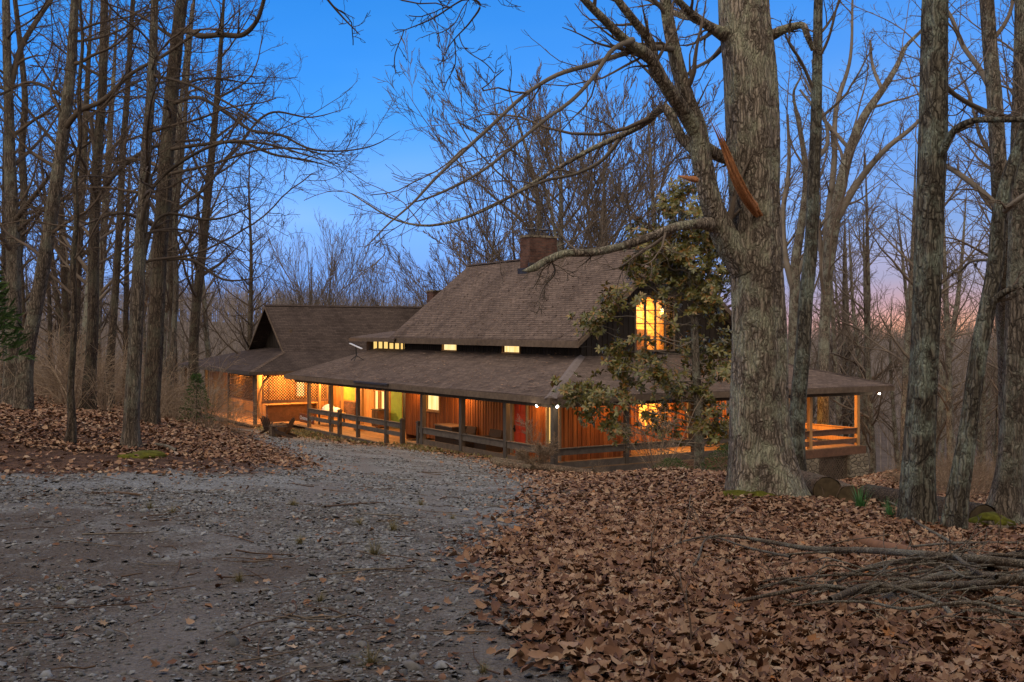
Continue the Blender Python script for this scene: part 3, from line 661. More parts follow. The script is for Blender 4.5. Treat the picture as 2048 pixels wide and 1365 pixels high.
tree('thin crooked sapling with lumpy base on the leafy bank', [(137,893,24),(143,860,17),(141,780,13),(146,700,11),(148,600,11),(146,520,10),(153,440,10),(150,360,9),(160,280,8),(158,180,7),(165,80,6),(160,0,5)], 18.6, ('bark_dark', 'limb_dark', 'twig_dark'), 4, 24, .1, .35, .1, [], (14, .25, .95, 1.1, .14, .02), 23, (4, 4, 3))
LT = [
 ('tall straight dark trunk between the thin sapling and the scaly dark tree', [(176,800,44),(180,760,34),(186,650,31),(188,520,30),(190,420,28),(196,300,27),(205,180,24),(208,60,22),(209,0,20)], 27, 'bark_dark', [[(192,330,14,0),(170,215,12,.4),(130,195,11,.8),(60,165,9,1.2),(0,190,8,1.6)], [(190,400,14,0),(250,330,12,-.5),(320,290,10,-1),(400,280,8,-1.5)]], 24),
 ('leaning grey-brown trunk tilting to the open sky in the tangled brush', [(45,770,52),(52,720,42),(70,620,38),(88,520,37),(104,420,36),(118,330,35),(131,230,32),(141,140,28),(146,60,25),(150,0,22)], 25, 'bark_left', [[(128,260,20,0),(160,222,17,-.3),(200,205,15,-.6),(260,150,12,-1),(330,110,10,-1.5),(400,60,8,-2)]], 25),
 ('pale shaggy-barked trunk at the picture edge with heavy boughs', [(28,740,56),(28,650,42),(27,540,38),(24,420,34),(20,320,30),(18,220,26),(14,110,22),(12,0,20)], 29, 'bark_left', [[(20,180,20,0),(45,90,17,.3),(75,40,15,.6),(110,-10,12,1)], [(24,450,17,0),(70,390,14,-.4),(120,330,10,-.9),(200,270,8,-1.4)]], 26),
 ('slim dark trunk forked low behind the tangled brush', [(10,760,36),(22,640,26),(35,520,24),(48,400,20),(44,300,18),(50,200,16),(40,90,14),(30,0,12)], 33, 'bark_dark', [], 27),
 ('dark mid-sized trunk close behind the straight brown tree', [(215,800,32),(222,700,22),(232,560,20),(240,430,18),(246,300,17),(255,180,15),(262,60,13),(266,0,12)], 34, 'bark_dark', [[(236,480,9,0),(268,400,8,.4),(320,330,7,.8),(390,250,5,1.2)]], 28),
 ('grey trunk with shaggy bark leaning over behind the dark scaly tree', [(335,800,26),(345,700,18),(352,580,16),(350,460,15),(362,330,14),(372,200,12),(380,90,10),(388,0,9)], 38, 'bark_left', [], 29),
]
for lab, pts, Y, mt, lb_, sd in LT:
    pts = [(a, b, c*.70) for a, b, c in pts]
    tree(lab, pts, Y, (mt, 'limb_dark', 'twig_dark'), 7, 36, .16, .3, .07, lb_, (18, .22, .96, 1.1, .22, .02), sd, (6, 6, 4), limbw=.65)
# bough reaching in at the top of the sky from a tree outside the frame, traced as its own tree above the camera
tree('bare tree overhanging the drive, its drooping twigs hanging into the open sky', [(-420,1500,150),(-380,900,120),(-300,300,100),(-150,-250,80),(60,-700,60)], 9.5, ('bark', 'limb_dark', 'twig_dark'), 4, 32, .2, .3, .06,
     [[(60,-700,50,0),(350,-480,30,.4),(600,-250,16,.8),(760,-90,10,1),(900,-60,8,1.2),(1010,-20,6,1.4)], [(760,-90,8,1),(850,-20,6,1.1),(960,15,5,1.2),(940,45,4,1.2),(900,90,2.5,1.2),(880,130,1.6,1.2)],
      [(350,-480,16,.4),(560,-160,9,.6),(640,-20,6,.7),(690,40,4,.8),(720,70,2.5,.8)], [(900,-60,6,1.2),(1000,-10,4,1.3),(940,-5,4,1.2),(860,40,3.5,1.1),(790,68,2,1.1)]], None, 31, (5, 4, 3))

# -- trees farther off: a few kinds, each built once with trunk and crown, then copied
def proto(kind, seed, H):
    rg = np.random.default_rng(seed)
    if kind == 'vase':       # several ascending stems
        S = spline([[0,0,-.3,H*.0105],[.05,0,H*.08,H*.009],[rg.normal()*.15,rg.normal()*.1,H*.25,H*.0075],[rg.normal()*.3,rg.normal()*.3,H*.6,H*.005],[rg.normal()*.5,rg.normal()*.5,H,H*.001]], 30)
        A = grow(rg, S[None, :, :3], S[None, :, 3], 14, .10, .75, .62, .62, 12, .05, .09, .55, .010, fall=.55)
        B = grow(rg, A[0], A[1], 8, .15, .95, .45, .45, 8, .07, .08, .6, .009)
        Cc = grow(rg, np.concatenate([B[0]]), np.concatenate([B[1]]), 6, .15, 1, .45, .42, 6, .09, .07, .6, .007)
        D = grow(rg, Cc[0], Cc[1], 3, .2, 1, .4, .45, 4, .1, .06, .7, .006)
    elif kind == 'maple':    # clear trunk, great spreading limbs curving up into a rounded crown
        S = spline([[0,0,-.3,H*.0135],[.1,0,H*.12,H*.012],[rg.normal()*.2,rg.normal()*.2,H*.3,H*.010],[rg.normal()*.4,rg.normal()*.4,H*.6,H*.006],[rg.normal()*.5,rg.normal()*.5,H*.9,H*.001]], 30)
        A = grow(rg, S[None, :, :3], S[None, :, 3], 17, .16, .85, .95, .60, 14, .045, .075, .6, .012, fall=.62)
        B = grow(rg, A[0], A[1], 9, .18, .97, .5, .42, 9, .06, .07, .55, .010)
        Cc = grow(rg, B[0], B[1], 7, .12, 1, .42, .46, 6, .07, .07, .6, .011)
        D = grow(rg, Cc[0], Cc[1], 4, .2, 1, .4, .5, 4, .09, .06, .8, .011)
    elif kind == 'spire':    # straight leader, many fine rising side branches
        S = spline([[0,0,-.3,H*.012],[0,0,H*.3,H*.009],[.1,0,H*.6,H*.006],[0,.1,H*.85,H*.003],[0,0,H,H*.0008]], 30)
        A = grow(rg, S[None, :, :3], S[None, :, 3], 60, .18, .97, .95, .30, 10, .05, .05, .4, .010, fall=.85)
        B = grow(rg, A[0], A[1], 5, .15, .95, .55, .4, 6, .08, .05, .6, .008)
        Cc = grow(rg, B[0], B[1], 4, .2, 1, .5, .45, 5, .1, .05, .7, .006)
        D = None
    else:                    # tall forest tree: bare pole, high crown
        lean = rg.normal(size=2)*.6
        S = spline([[0,0,-.3,H*.0125],[rg.normal()*.1,rg.normal()*.1,H*.15,H*.0105],[lean[0]*.4,lean[1]*.4,H*.4,H*.009],[lean[0],lean[1],H*.7,H*.006],[lean[0]*1.5,lean[1]*1.2,H,H*.001]], 40)
        A = grow(rg, S[None, :, :3], S[None, :, 3], 22, .22, .95, .85, .26, 12, .08, .05, .5, .012, fall=.35)
        B = grow(rg, A[0], A[1], 6, .15, .95, .7, .42, 8, .12, .04, .6, .009)
        Cc = grow(rg, B[0], B[1], 5, .15, 1, .7, .42, 6, .14, .03, .6, .007)
        D = grow(rg, Cc[0], Cc[1], 2, .2, 1, .6, .45, 4, .15, .03, .7, .006) if kind == 'tall_fine' else None
    tv, tq = trunk_mesh(S, 14, seed, .25, .06, H*.02)
    parts = [tubes(A[0], A[1], 5), tubes(B[0], B[1], 4), tubes(Cc[0], Cc[1], 3)]
    if D is not None: parts.append(tubes(D[0], D[1], 3))
    v, q = cat(parts)
    return fast_mesh('trunk_'+kind, tv, tq), fast_mesh('crown_'+kind, v, q)
def place(pr, x, y, s, rz, label, group, mats, name='tree', lean=(0, 0)):
    z = gz1(x, y); r = empty(name, (x, y, z), rz, label, 'tree', group); r.scale = (s, s, s); r.rotation_euler = (lean[0], lean[1], rz)
    for nm, me, mt in zip(('trunk', 'crown'), pr, mats):
        o = bpy.data.objects.new(nm, me); COL.objects.link(o); o.parent = r
        if not me.materials: me.materials.append(M[mt])
    return r
PT = [proto('tall', 100+i, 20) for i in range(5)]
PF = [proto('tall_fine', 120+i, 20) for i in range(3)]
PV = [proto('vase', 140+i, 14) for i in range(3)]
PS = [proto('spire', 160, 18)]
PM = [proto('maple', 170+i, 20) for i in range(4)]
MH = [max(v.co.z for v in p[1].vertices) for p in PM]
for p in PM: p[0].materials.append(M['bark']); p[1].materials.append(M['twig'])
VH = [max(v.co.z for v in p[1].vertices) for p in PV]
for p in PT: p[0].materials.append(M['bark']); p[1].materials.append(M['twig'])
for p in PF: p[0].materials.append(M['bark_dark']); p[1].materials.append(M['twig_dark'])
for p in PV: p[0].materials.append(M['far_bark']); p[1].materials.append(M['twig'])
for p in PS: p[0].materials.append(M['bark_dark']); p[1].materials.append(M['twig_dark'])
MT = ('bark', 'twig')
def hgt(pxx, ytop, Y):      # world height of a crown whose top is at ytop
    z = EYE-(ytop-HOR)/FPX*Y; return z-gz1((pxx-1024)/FPX*Y, Y)
rr_ = random.Random(5)
# spreading maples behind the house, tops following the domed outline of the crowns
for i, (x, yt, Y) in enumerate([(1040,92,72),(1120,90,66),(1220,100,72),(1320,90,68),(1075,240,60),(1190,220,62),(1400,150,74),(975,320,76),(905,430,84)]):
    h = hgt(x, yt, Y); place(PM[i % 4], (x-1024)/FPX*Y, Y, h/MH[i % 4], rr_.random()*6, 'bare round-crowned tree rising behind the brick chimney and main roof', 'bare round-crowned trees behind the main roof', MT)
for i, (x, yt, Y) in enumerate([(598,400,92),(628,392,88),(662,405,95),(705,480,90),(748,495,96),(795,490,92),(845,470,84),(560,480,98)]):
    h = hgt(x, yt, Y); place(PV[i % 3], (x-1024)/FPX*Y, Y, h/VH[i % 3], rr_.random()*6, 'small bare many-stemmed tree beyond the dark wing roof', 'small bare trees beyond the wing roof', MT)
place(PS[0], (500-1024)/FPX*64, 64, hgt(500, 290, 64)/18, 1.0, 'straight bare tree with one leader and fine rising side branches beyond the wing', None, MT)
place(PS[0], (1690-1024)/FPX*80, 80, hgt(1690, 420, 80)/18, 2.0, 'fine-branched straight bare tree seen against the pink glow beyond the porch', None, MT)
# traced pair of forking trees right behind the porch corner
tree('tall grey forking tree behind the porch corner, its stems spreading like a fan', [(1648,760,26),(1648,700,22),(1650,640,21),(1655,560,20),(1664,470,25),(1680,380,22),(1700,300,19),(1730,230,16),(1765,180,13),(1795,130,10)], 47, ('bark', 'limb', 'twig'), 4, 24, .3, .1, .06,
     [[(1648,620,17,0),(1652,470,15,.5),(1668,330,14,1),(1672,220,11,1.5),(1700,120,8,2),(1705,0,5,2)], [(1668,450,18,0),(1720,360,15,-.5),(1770,300,12,-1),(1830,250,9,-1.5),(1860,215,6,-2)], [(1650,560,14,0),(1632,400,12,1),(1640,260,9,1),(1625,120,6,1)], [(1765,182,9,0),(1745,130,7,.5),(1740,80,5,.5)], [(1700,300,9,0),(1640,230,7,1),(1600,180,5,1.5)]], (10, .3, .95, .7, .3, .06), 51, (5, 6, 4), tip=.006)
tree('pale grey forked tree seen just past the oak trunk, arms curving up', [(1588,760,30),(1588,700,24),(1590,600,22),(1592,520,19),(1604,440,15),(1612,360,12),(1600,260,9)], 52, ('bark', 'limb', 'twig'), 4, 20, .3, .1, .06,
     [[(1590,590,17,0),(1572,520,14,0),(1566,430,12,.5),(1578,330,9,1),(1575,230,6,1)], [(1592,560,12,0),(1620,490,10,-.5),(1650,440,8,-1),(1690,400,5,-1)]], (9, .3, .95, .7, .3, .06), 52, (5, 6, 4), tip=.006)
# the wood on both sides
def scatter(n, x0, x1, Y0, Y1, seed, label, group, ht, protos, ok=None):
    r = random.Random(seed); k = 0; t = 0; pts = []
    while k < n and t < n*40:
        t += 1; Y = Y0+(Y1-Y0)*r.random()**.8; x = x0+(x1-x0)*r.random(); wx = (x-1024)/FPX*Y
        if any((wx-a)**2+(Y-b)**2 < 1.6**2 for a, b in pts): continue
        d = Vector((wx, Y, 0))-HO; u = d.dot(HA); v = d.dot(HBv)
        if -5 < u < 45 and -8 < v < 21: continue
        if ok and not ok(x, Y): continue
        pts.append((wx, Y)); k += 1
        place(protos[r.randrange(len(protos))], wx, Y, r.uniform(*ht)/20, r.random()*6.28, label, group, MT, lean=(r.gauss(0, .035), r.gauss(0, .035)))
scatter(26, -150, 440, 36, 75, 1, 'bare dark forest tree among others behind the brush past the dirt bank', 'bare forest trees past the dirt bank', (13, 22), PF+PT[:2])
scatter(26, -100, 560, 75, 130, 2, 'distant bare tree of the wood across the hollow past the wing', 'distant bare trees past the wing', (12, 18), PT)
scatter(15, 1720, 2250, 28, 60, 3, 'bare grey tree in the wood beyond the open porch', 'bare grey trees in the wood beyond the porch', (13, 20), PT+PF[:1], lambda x, Y: x > 1790 or Y > 50)
scatter(30, 1540, 2200, 60, 120, 4, 'distant bare tree in the hollow beyond the open porch', 'distant bare trees in the hollow beyond the porch', (14, 24), PT)
scatter(16, 860, 1500, 95, 140, 6, 'distant bare tree glimpsed behind the many-stemmed trees', 'distant trees behind the many-stemmed trees', (14, 20), PT)

# -- the far wooded hillside: thousands of bare trees that read as one mass
def far_wood(n, seed):
    rg = np.random.default_rng(seed)
    th = rg.uniform(-.62, .62, n); r = 130+ (430-130)*rg.random(n)**.75
    x = r*np.sin(th); y = r*np.cos(th); z = gz(x, y)
    H = rg.uniform(9, 15, n)
    P = np.stack([np.stack([x, y, z-.5], 1), np.stack([x, y, z+H*.5], 1), np.stack([x+rg.normal(size=n)*.5, y, z+H], 1)], 1)
    Rr = np.stack([H*.009, H*.006, H*.002], 1)
    parts = [tubes(P, Rr, 3)]
    P2, R2 = grow(rg, P, Rr, 8, .3, .97, .6, .28, 4, .1, .12, .6, .02, fall=.4)
    parts.append(tubes(P2, np.maximum(R2, .03), 3))
    P3, R3 = grow(rg, P2, R2, 2, .3, 1, .6, .5, 3, .12, .1, .8, .02)
    parts.append(tubes(P3, np.maximum(R3, .022), 3))
    v, q = cat(parts)
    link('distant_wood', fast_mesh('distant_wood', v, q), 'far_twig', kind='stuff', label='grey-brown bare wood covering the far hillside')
far_wood(9000, 9)

# ------------------------------------------------------------------ the house
# house frame: x = v (to the right and away), y = u (to the left and away); H(u, v, z) -> local point
house = empty('house', (HO.x, HO.y, 0), math.atan2(HBv.y, HBv.x), 'brown shingled house with lit windows and a wraparound porch', 'house')
def H(u, v, z): return (v, u, z)
SAG = lambda p: -.0085*p.y-.0095*p.x          # the porch settles slightly away from its near corner
def low(): return MB(SAG)
FL = -3.27; FLL = -3.52                       # deck levels before settling
US = 11.2                                     # where the left porch starts
def slab(pts, th, mat, name, under=None, fz=None):
    m = MB(fz); n = len(pts); q = [Vector(p) for p in pts]
    a = [m.pt(p) for p in q]; b = [m.pt(p-Vector((0, 0, th))) for p in q]
    nn = (q[1]-q[0]).cross(q[2]-q[0])
    if nn.z < 0: a = a[::-1]; b = b[::-1]
    m.f.append(a); m.f.append(b[::-1])
    for i in range(n): m.f.append([a[i], b[i], b[(i+1) % n], a[(i+1) % n]])
    return m.build(name, mat, house)
# main roof
VR, ZR, VE, ZE = 8.15, 5.24, 3.2, 1.21; VB = 2*VR-VE
U0, U1 = 2.9, 19.7
slab([H(U0, VE, ZE), H(U1, VE, ZE), H(U1, VR, ZR), H(U0, VR, ZR)], .10, 'shingle', 'roof')
slab([H(U0, VB, ZE), H(U0, VR, ZR), H(U1, VR, ZR), H(U1, VB, ZE)], .10, 'shingle', 'roof')
m = MB(); m.prism([H(U0, VR-.17, ZR-.05), H(U0, VR, ZR+.045), H(U0, VR+.17, ZR-.05), H(U0, VR, ZR-.02)], H(U1-U0, 0, 0)); m.build('ridge_cap', 'shingle_dark', house)
sl = (ZR-ZE)/(VR-VE)
m = MB(); m.box(H(U0-.03, VE-.04, ZE-.32), H(U1+.03, VE-.002, ZE-.06)); m.build('fascia', 'trim', house)
m = MB(); m.box(H(U0-.03, VB+.002, ZE-.32), H(U1+.03, VB+.04, ZE-.06)); m.build('fascia', 'trim', house)
for uu in (U0-.035, U1+.035):
    for sg in (-1, 1):
        m = MB(); v0 = VR+sg*(VR-VE+.03); z0 = ZE-.03*sl
        m.prism([H(uu-.03, v0, z0-.30), H(uu-.03, VR, ZR-.33), H(uu-.03, VR, ZR-.095), H(uu-.03, v0, z0-.105)], H(.06, 0, 0)); m.build('rake_board', 'trim', house)
# soffit boards under the main eave and under the gable overhang
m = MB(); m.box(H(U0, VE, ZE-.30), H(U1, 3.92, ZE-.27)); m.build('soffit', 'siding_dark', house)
# board walls: vertical boards with battens; holes are windows
def board_wall(name, mat, fixed, at, a0, a1, z0, z1, out, pitch=.20, gap=.012, holes=(), th=.03, batten=True, fz=None, top=None, parent=None):
    """fixed 'v': wall in the plane v=at running over u; fixed 'u': the plane u=at running over v"""
    m = MB(fz); n = max(1, int(round((a1-a0)/pitch))); pw = (a1-a0)/n
    def put(b0, b1, y0, y1, t):
        if y1-y0 < .02: return
        if fixed == 'v': m.box(H(b0, at, y0), H(b1, at+out*t, y1))
        else: m.box(H(at, b0, y0), H(at+out*t, b1, y1))
    for i in range(n):
        b0 = a0+i*pw; b1 = b0+pw-gap; c = (b0+b1)/2; zt = top(c) if top else z1
        segs = [(z0, zt)]
        for h0, h1, y0, y1 in holes:
            if c > h0 and c < h1:
                ns = []
                for s0, s1 in segs:
                    if y0 > s0: ns.append((s0, min(s1, y0)))
                    if y1 < s1: ns.append((max(s0, y1), s1))
                segs = ns
        for s0, s1 in segs:
            put(b0, b1, s0, s1, th+.004*(i % 3))
            if batten: put(b1-.012, b1+.028, s0, s1, th+.028)
    # backing just behind the boards
    mm = m
    zt = z1
    return m.build(name, mat, parent or house, uv=False)
def back_panel(fixed, at, a0, a1, z0, z1, out, holes, mat='siding_dark', fz=None, top=None, name='wall'):
    m = MB(fz); d = -out*.06
    cuts = sorted({a0, a1, *[h for q in holes for h in q[:2]]})
    for i in range(len(cuts)-1):
        b0, b1 = cuts[i], cuts[i+1]; c = (b0+b1)/2; segs = [(z0, z1)]
        for h0, h1, y0, y1 in holes:
            if h0 < c < h1: segs = [s for s0, s1 in segs for s in ((s0, min(s1, y0)), (max(s0, y1), s1)) if s[1]-s[0] > .01]
        for s0, s1 in segs:
            if fixed == 'v': m.box(H(b0, at-out*.002, s0), H(b1, at+d, s1))
            else: m.box(H(at-out*.002, b0, s0), H(at+d, b1, s1))
    return m.build(name, mat, house, uv=False)
# window: frame, mullions and a lit pane set back in the wall
def window(fixed, at, a0, a1, z0, z1, out, pane='glow', frame='trim', fw=.07, mull=(), tran=(), fz=None, name='window', depth=.05, label=None):
    def bx(m, b0, b1, y0, y1, t0, t1):
        if fixed == 'v': m.box(H(b0, at+out*t0, y0), H(b1, at+out*t1, y1))
        else: m.box(H(at+out*t0, b0, y0), H(at+out*t1, b1, y1))
    m = MB(fz)
    bx(m, a0-fw, a0, z0-fw, z1+fw, -.05, .075); bx(m, a1, a1+fw, z0-fw, z1+fw, -.05, .075)
    bx(m, a0, a1, z1, z1+fw, -.05, .073); bx(m, a0-.04, a1+.04, z0-fw, z0, -.05, .10)
    fr = m.build(name, frame, house, uv=False, label=label)
    if mull or tran:
        m = MB(fz)
        for c in mull: bx(m, c-.028, c+.028, z0, z1, -.04, .045)
        for c in tran: bx(m, a0, a1, c-.02, c+.02, -.035, .04)
        m.build('mullion', frame, fr, uv=False)
    m = MB(fz); bx(m, a0, a1, z0, z1, -.055, -.045); m.build('pane', pane, fr, uv=False)
    return fr
UW, VW = 3.65, 3.92        # upper walls
ZI = .54
# upper front wall and its two small windows + clerestory
hol = [(8.02, 9.42, .60, .98), (13.62, 15.05, .60, .98)]
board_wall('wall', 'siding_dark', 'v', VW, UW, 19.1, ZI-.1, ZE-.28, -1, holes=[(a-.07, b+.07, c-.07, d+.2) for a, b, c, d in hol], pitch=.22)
back_panel('v', VW, UW, 24, ZI-.1, ZE+.03, -1, [*hol, (19.15, 23.4, .42, 1.0)])
for a, b, c, d in hol: window('v', VW, a, b, c, d, -1, 'glow_hot', 'pine', .06)
window('v', VW, 19.2, 23.35, .43, .98, -1, 'glow', 'siding_dark', .07, [19.9, 20.6, 21.3, 22.0, 22.7])
m = MB(); m.box(H(23.45, VW-.06, ZI-.5), H(24.1, VW+4, 1.1)); m.build('wall', 'siding_dark', house)
# clerestory's own low roof
slab([H(18.8, 3.05, 1.17), H(24.6, 3.05, 1.17), H(23.9, 5.2, 1.5), H(18.8, 5.2, 1.5)], .08, 'shingle', 'roof')
m = MB(); m.box(H(18.8, 3.0, .95), H(24.65, 3.045, 1.11)); m.build('fascia', 'trim', house)
# gable wall (faces the drive) with the tall lit window
topf = lambda v: ZR-.14-abs(v-VR)*sl
gw = (6.76, 8.84, .76, 2.97)
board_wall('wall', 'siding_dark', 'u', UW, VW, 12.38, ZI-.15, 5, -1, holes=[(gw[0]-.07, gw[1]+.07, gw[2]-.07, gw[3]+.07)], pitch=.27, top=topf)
m = MB()
for v0, v1, za, zb in ((VW, gw[0], ZI-.2, None), (gw[1], 12.38, ZI-.2, None), (gw[0], gw[1], gw[3], None), (gw[0], gw[1], ZI-.2, gw[2])):
    pts = [(v0, za)]; pts.append((v1, za))
    if zb is not None: pts += [(v1, zb), (v0, zb)]
    else:
        pts.append((v1, topf(v1)+.1))
        if v0 < VR < v1: pts.append((VR, topf(VR)+.1))
        pts.append((v0, topf(v0)+.1))
    m.prism([H(UW+.06, a, b) for a, b in pts], H(-.058, 0, 0))
m.build('wall', 'siding_dark', house, uv=False)
window('u', UW, *gw, -1, 'glass', 'trim', .08, [7.3, 7.86, 8.4], [2.42, 1.86, 1.3])
# the pine-lined room behind the gable window
def room(u0, u1, v0, v1, z0, z1, lu, lv, lz, power, fz=None):
    m = MB(fz); n = int((z1-z0)/.16)
    for i in range(n): m.box(H(u1, v0, z0+i*.16), H(u1+.04, v1, z0+i*.16+.152))
    for a in (v0-.04, v1):
        for i in range(n): m.box(H(u0, a, z0+i*.16), H(u1, a+.04, z0+i*.16+.152))
    m.box(H(u0, v0, z0-.05), H(u1, v1, z0-.003)); m.box(H(u0, v0, z1), H(u1, v1, z1+.05)); rm = m.build('inner_room', 'room_pine', house, uv=False)
    m = MB(fz); c = (v0+v1)/2
    m.box(H(u1-.06, c-.55, z0+1.05), H(u1-.02, c-.05, z0+1.75)); m.box(H(u1-.45, c+.15, z0), H(u1-.02, c+.75, z0+1.0)); m.build('room_furniture', 'deck_red', rm, uv=False)
    m = MB(fz)
    for a, sg in ((v0+.02, 1), (v1-.02, -1)):
        for k in range(6): m.box(H(u0+.06+.03*(k % 2), a+sg*k*.05, z0+.1), H(u0+.08+.03*(k % 2), a+sg*(k*.05+.045), z1-.1))
    m.build('curtain', 'curtain', rm, uv=False)
    m = MB(fz); m.ball(H(lu, lv, lz), .10, 12); o = m.build('room_lamp', 'bulb_warm', rm, smooth=True, uv=False)
    ld = bpy.data.lights.new('room_light', 'POINT'); ld.energy = power; ld.color = (1, .55, .15); ld.shadow_soft_size = .12
    lo = bpy.data.objects.new('room_light', ld); COL.objects.link(lo); lo.parent = o; lo.location = (lv, lu, lz-.16+(SAG(Vector((lv, lu, 0))) if fz else 0))
room(UW+.09, 5.8, 6.3, 10.0, .62, 3.05, 4.7, 9.2, 2.5, 480)
m = MB(); m.box(H(UW-.09, 6.6, 3.3), H(UW+.05, 9.7, 3.44)); m.build('collar_beam', 'siding_dark', house, uv=False)
m = MB(); m.prism([H(U1-.25, VW, -3), H(U1-.25, 12.38, -3), H(U1-.25, 12.38, topf(12.38)), H(U1-.25, VR, topf(VR)), H(U1-.25, VW, topf(VW))], H(.1, 0, 0)); m.build('wall', 'siding_dark', house, uv=False)
# porch (skirt) roof
UE0, UE1, VE0, VE1, ZP = -.55, 25.4, -.55, 18.1, -.70
def pf(u, v, z): return H(u, v, z)
UI0, UI1, VI0, VI1 = UW-.05, 22.8, VW-.05, 12.4
slab([pf(UE0, VE0, ZP), pf(UE1, VE0, ZP), pf(UI1, VI0, ZI+.25), pf(UI0, VI0, ZI+.07)], .06, 'shingle', 'porch_roof', fz=SAG)
slab([pf(UE0, VE0, ZP), pf(UI0, VI0, ZI+.07), pf(UI0, VI1, ZI+.15), pf(UE0, VE1, ZP)], .06, 'shingle', 'porch_roof', fz=SAG)
slab([pf(UE0, VE1, ZP), pf(UI0, VI1, ZI+.15), pf(UI1, VI1, ZI+.25), pf(UE1, VE1, ZP)], .06, 'shingle', 'porch_roof', fz=SAG)
slab([pf(UE1, VE0, ZP), pf(UI1, VI0, ZI+.25), pf(UI1, 8, ZI+.25), pf(UE1, 8, ZP)], .06, 'shingle', 'porch_roof', fz=SAG)
m = low(); a = Vector(H(UE0, VE0, ZP+.0)); b = Vector(H(UI0, VI0, ZI+.07)); d = (b-a)
s_ = Vector((-.7071, .7071, 0))*.22
m.prism([a+s_+Vector((0, 0, -.06)), a+Vector((0, 0, .055)), a-s_+Vector((0, 0, -.06)), a+Vector((0, 0, -.04))], d); m.build('hip_cap', 'lead', house)
m = low(); a = Vector(H(UE0, VE1, ZP)); b = Vector(H(UI0, VI1, ZI+.15)); s_ = Vector((.62, .78, 0))*.16
m.prism([a+s_+Vector((0, 0, -.05)), a+Vector((0, 0, .04)), a-s_+Vector((0, 0, -.05)), a+Vector((0, 0, -.03))], b-a); m.build('hip_cap', 'shingle_dark', house)
# fascias
m = low(); m.box(H(UE0, VE0-.05, ZP-.25), H(12.0, VE0-.003, ZP-.03)); m.build('fascia', 'trim', house)
m = low(); m.box(H(12.01, VE0-.05, ZP-.25), H(UE1, VE0-.003, ZP-.03)); m.build('fascia', 'trim', house)
m = low(); m.box(H(UE0-.05, VE0-.05, ZP-.25), H(UE0-.003, VE1+.05, ZP-.03)); m.build('fascia', 'trim', house)
m = low(); m.box(H(UE0, VE1+.003, ZP-.25), H(UE1, VE1+.05, ZP-.03)); m.build('fascia', 'trim', house)
m = low(); m.box(H(11.9, VE0-.16, ZP-.11), H(15.6, VE0-.055, ZP-.02)); m.build('gutter', 'flue', house)
# ceilings under the porch roof
m = low(); m.box(H(UE0+.1, VE0+.1, ZP-.16), H(UE1-.05, VW, ZP-.13)); m.build('porch_ceiling', 'deck_red', house)
m = low(); m.box(H(UE0+.1, VW+.003, ZP-.16), H(UW, VE1-.1, ZP-.13)); m.build('porch_ceiling', 'deck_red', house)
m = low(); m.box(H(UW+.003, 12.4, ZP-.16), H(18, VE1-.1, ZP-.13)); m.build('porch_ceiling', 'deck_red', house)
# posts and beam
m = low(); m.box(H(-.09, -.09, ZP-.42), H(25.1, .06, ZP-.17)); m.build('beam', 'post', house)
m = low(); m.box(H(-.088, .065, ZP-.42), H(.062, 17.3, ZP-.17)); m.build('beam', 'post', house)
def post(u, v, z0, w=.16, mat='post', top=None):
    m = low(); m.box(H(u-w/2, v-w/2, z0), H(u+w/2, v+w/2, ZP-.165 if top is None else top)); return m.build('post', mat, house, uv=False, bevel=.01)
PF_U = [0, 3.07, 6.4, 9.77, 13.4, 16.6, 20.0, 23.1]
for u in PF_U: post(u, 0.0, -3.95, .2 if u < 12 else .17)
PB_V = [3.25, 6.6, 9.9, 13.25, 16.35]
for v in PB_V: post(0.0, v, -4.0, .17, 'post' if v < 12 else 'pine')
for u in (3.3, 6.6, 9.9, 13.2): post(u, 16.35, -4.0, .17, 'pine')
for u, v in ((10.15, 0), (11.75, 0), (18.6, -.12)):
    m = low(); m.box(H(u-.09, v-.09, -4), H(u+.09, v+.09, -2.38)); m.box(H(u-.11, v-.11, -2.38), H(u+.11, v+.11, -2.33)); m.box(H(u-.075, v-.075, -2.33), H(u+.075, v+.075, -2.28)); m.build('gate_post', 'post', house, uv=False)
# rails
def rail(u0, v0, u1, v1, z, h=.24, th=.045, mat='rail', off=0.0):
    m = low()
    if abs(u1-u0) > abs(v1-v0): m.box(H(u0, v0+off-th, z), H(u1, v0+off, z+h)); m.box(H(u0, v0+off-th-.05, z+h), H(u1, v0+off+.05, z+h+.035))
    else: m.box(H(u0+off-th, v0, z), H(u0+off, v1, z+h)); m.box(H(u0+off-th-.05, v0, z+h), H(u0+off+.05, v1, z+h+.035))
    return m.build('rail', mat, house, uv=False)
def lrail(u0, v0, u1, v1, z, h=.22, th=.045, mat='rail', off=0.0):
    m = low()
    if abs(u1-u0) > abs(v1-v0): m.box(H(u0, v0+off-th, z), H(u1, v0+off, z+h))
    else: m.box(H(u0+off-th, v0, z), H(u0+off, v1, z+h))
    return m.build('rail', mat, house, uv=False)
for a, b in ((.1, 2.97), (3.17, 6.3), (6.5, 9.67), (9.87, 10.07)):
    rail(a, 0, b, 0, -2.80); lrail(a, 0, b, 0, -3.40, .36, mat='trim')
for a, b in ((11.84, 13.31), (13.49, 16.51), (16.69, 19.91), (20.09, 23.01)):
    rail(a, 0, b, 0, -2.74, .22); lrail(a, 0, b, 0, -3.12, .2)
for a, b in ((.1, 3.16), (3.34, 6.5), (6.7, 9.8), (10, 13.15), (13.35, 16.25)):
    mt = 'rail' if b < 10 else 'deck_red'
    rail(0, a, 0, b, -2.80, .22, mat=mt)
    lrail(0, a, 0, b, *((-3.2, .2) if a > 9 else (-3.40, .36)), mat=mt)
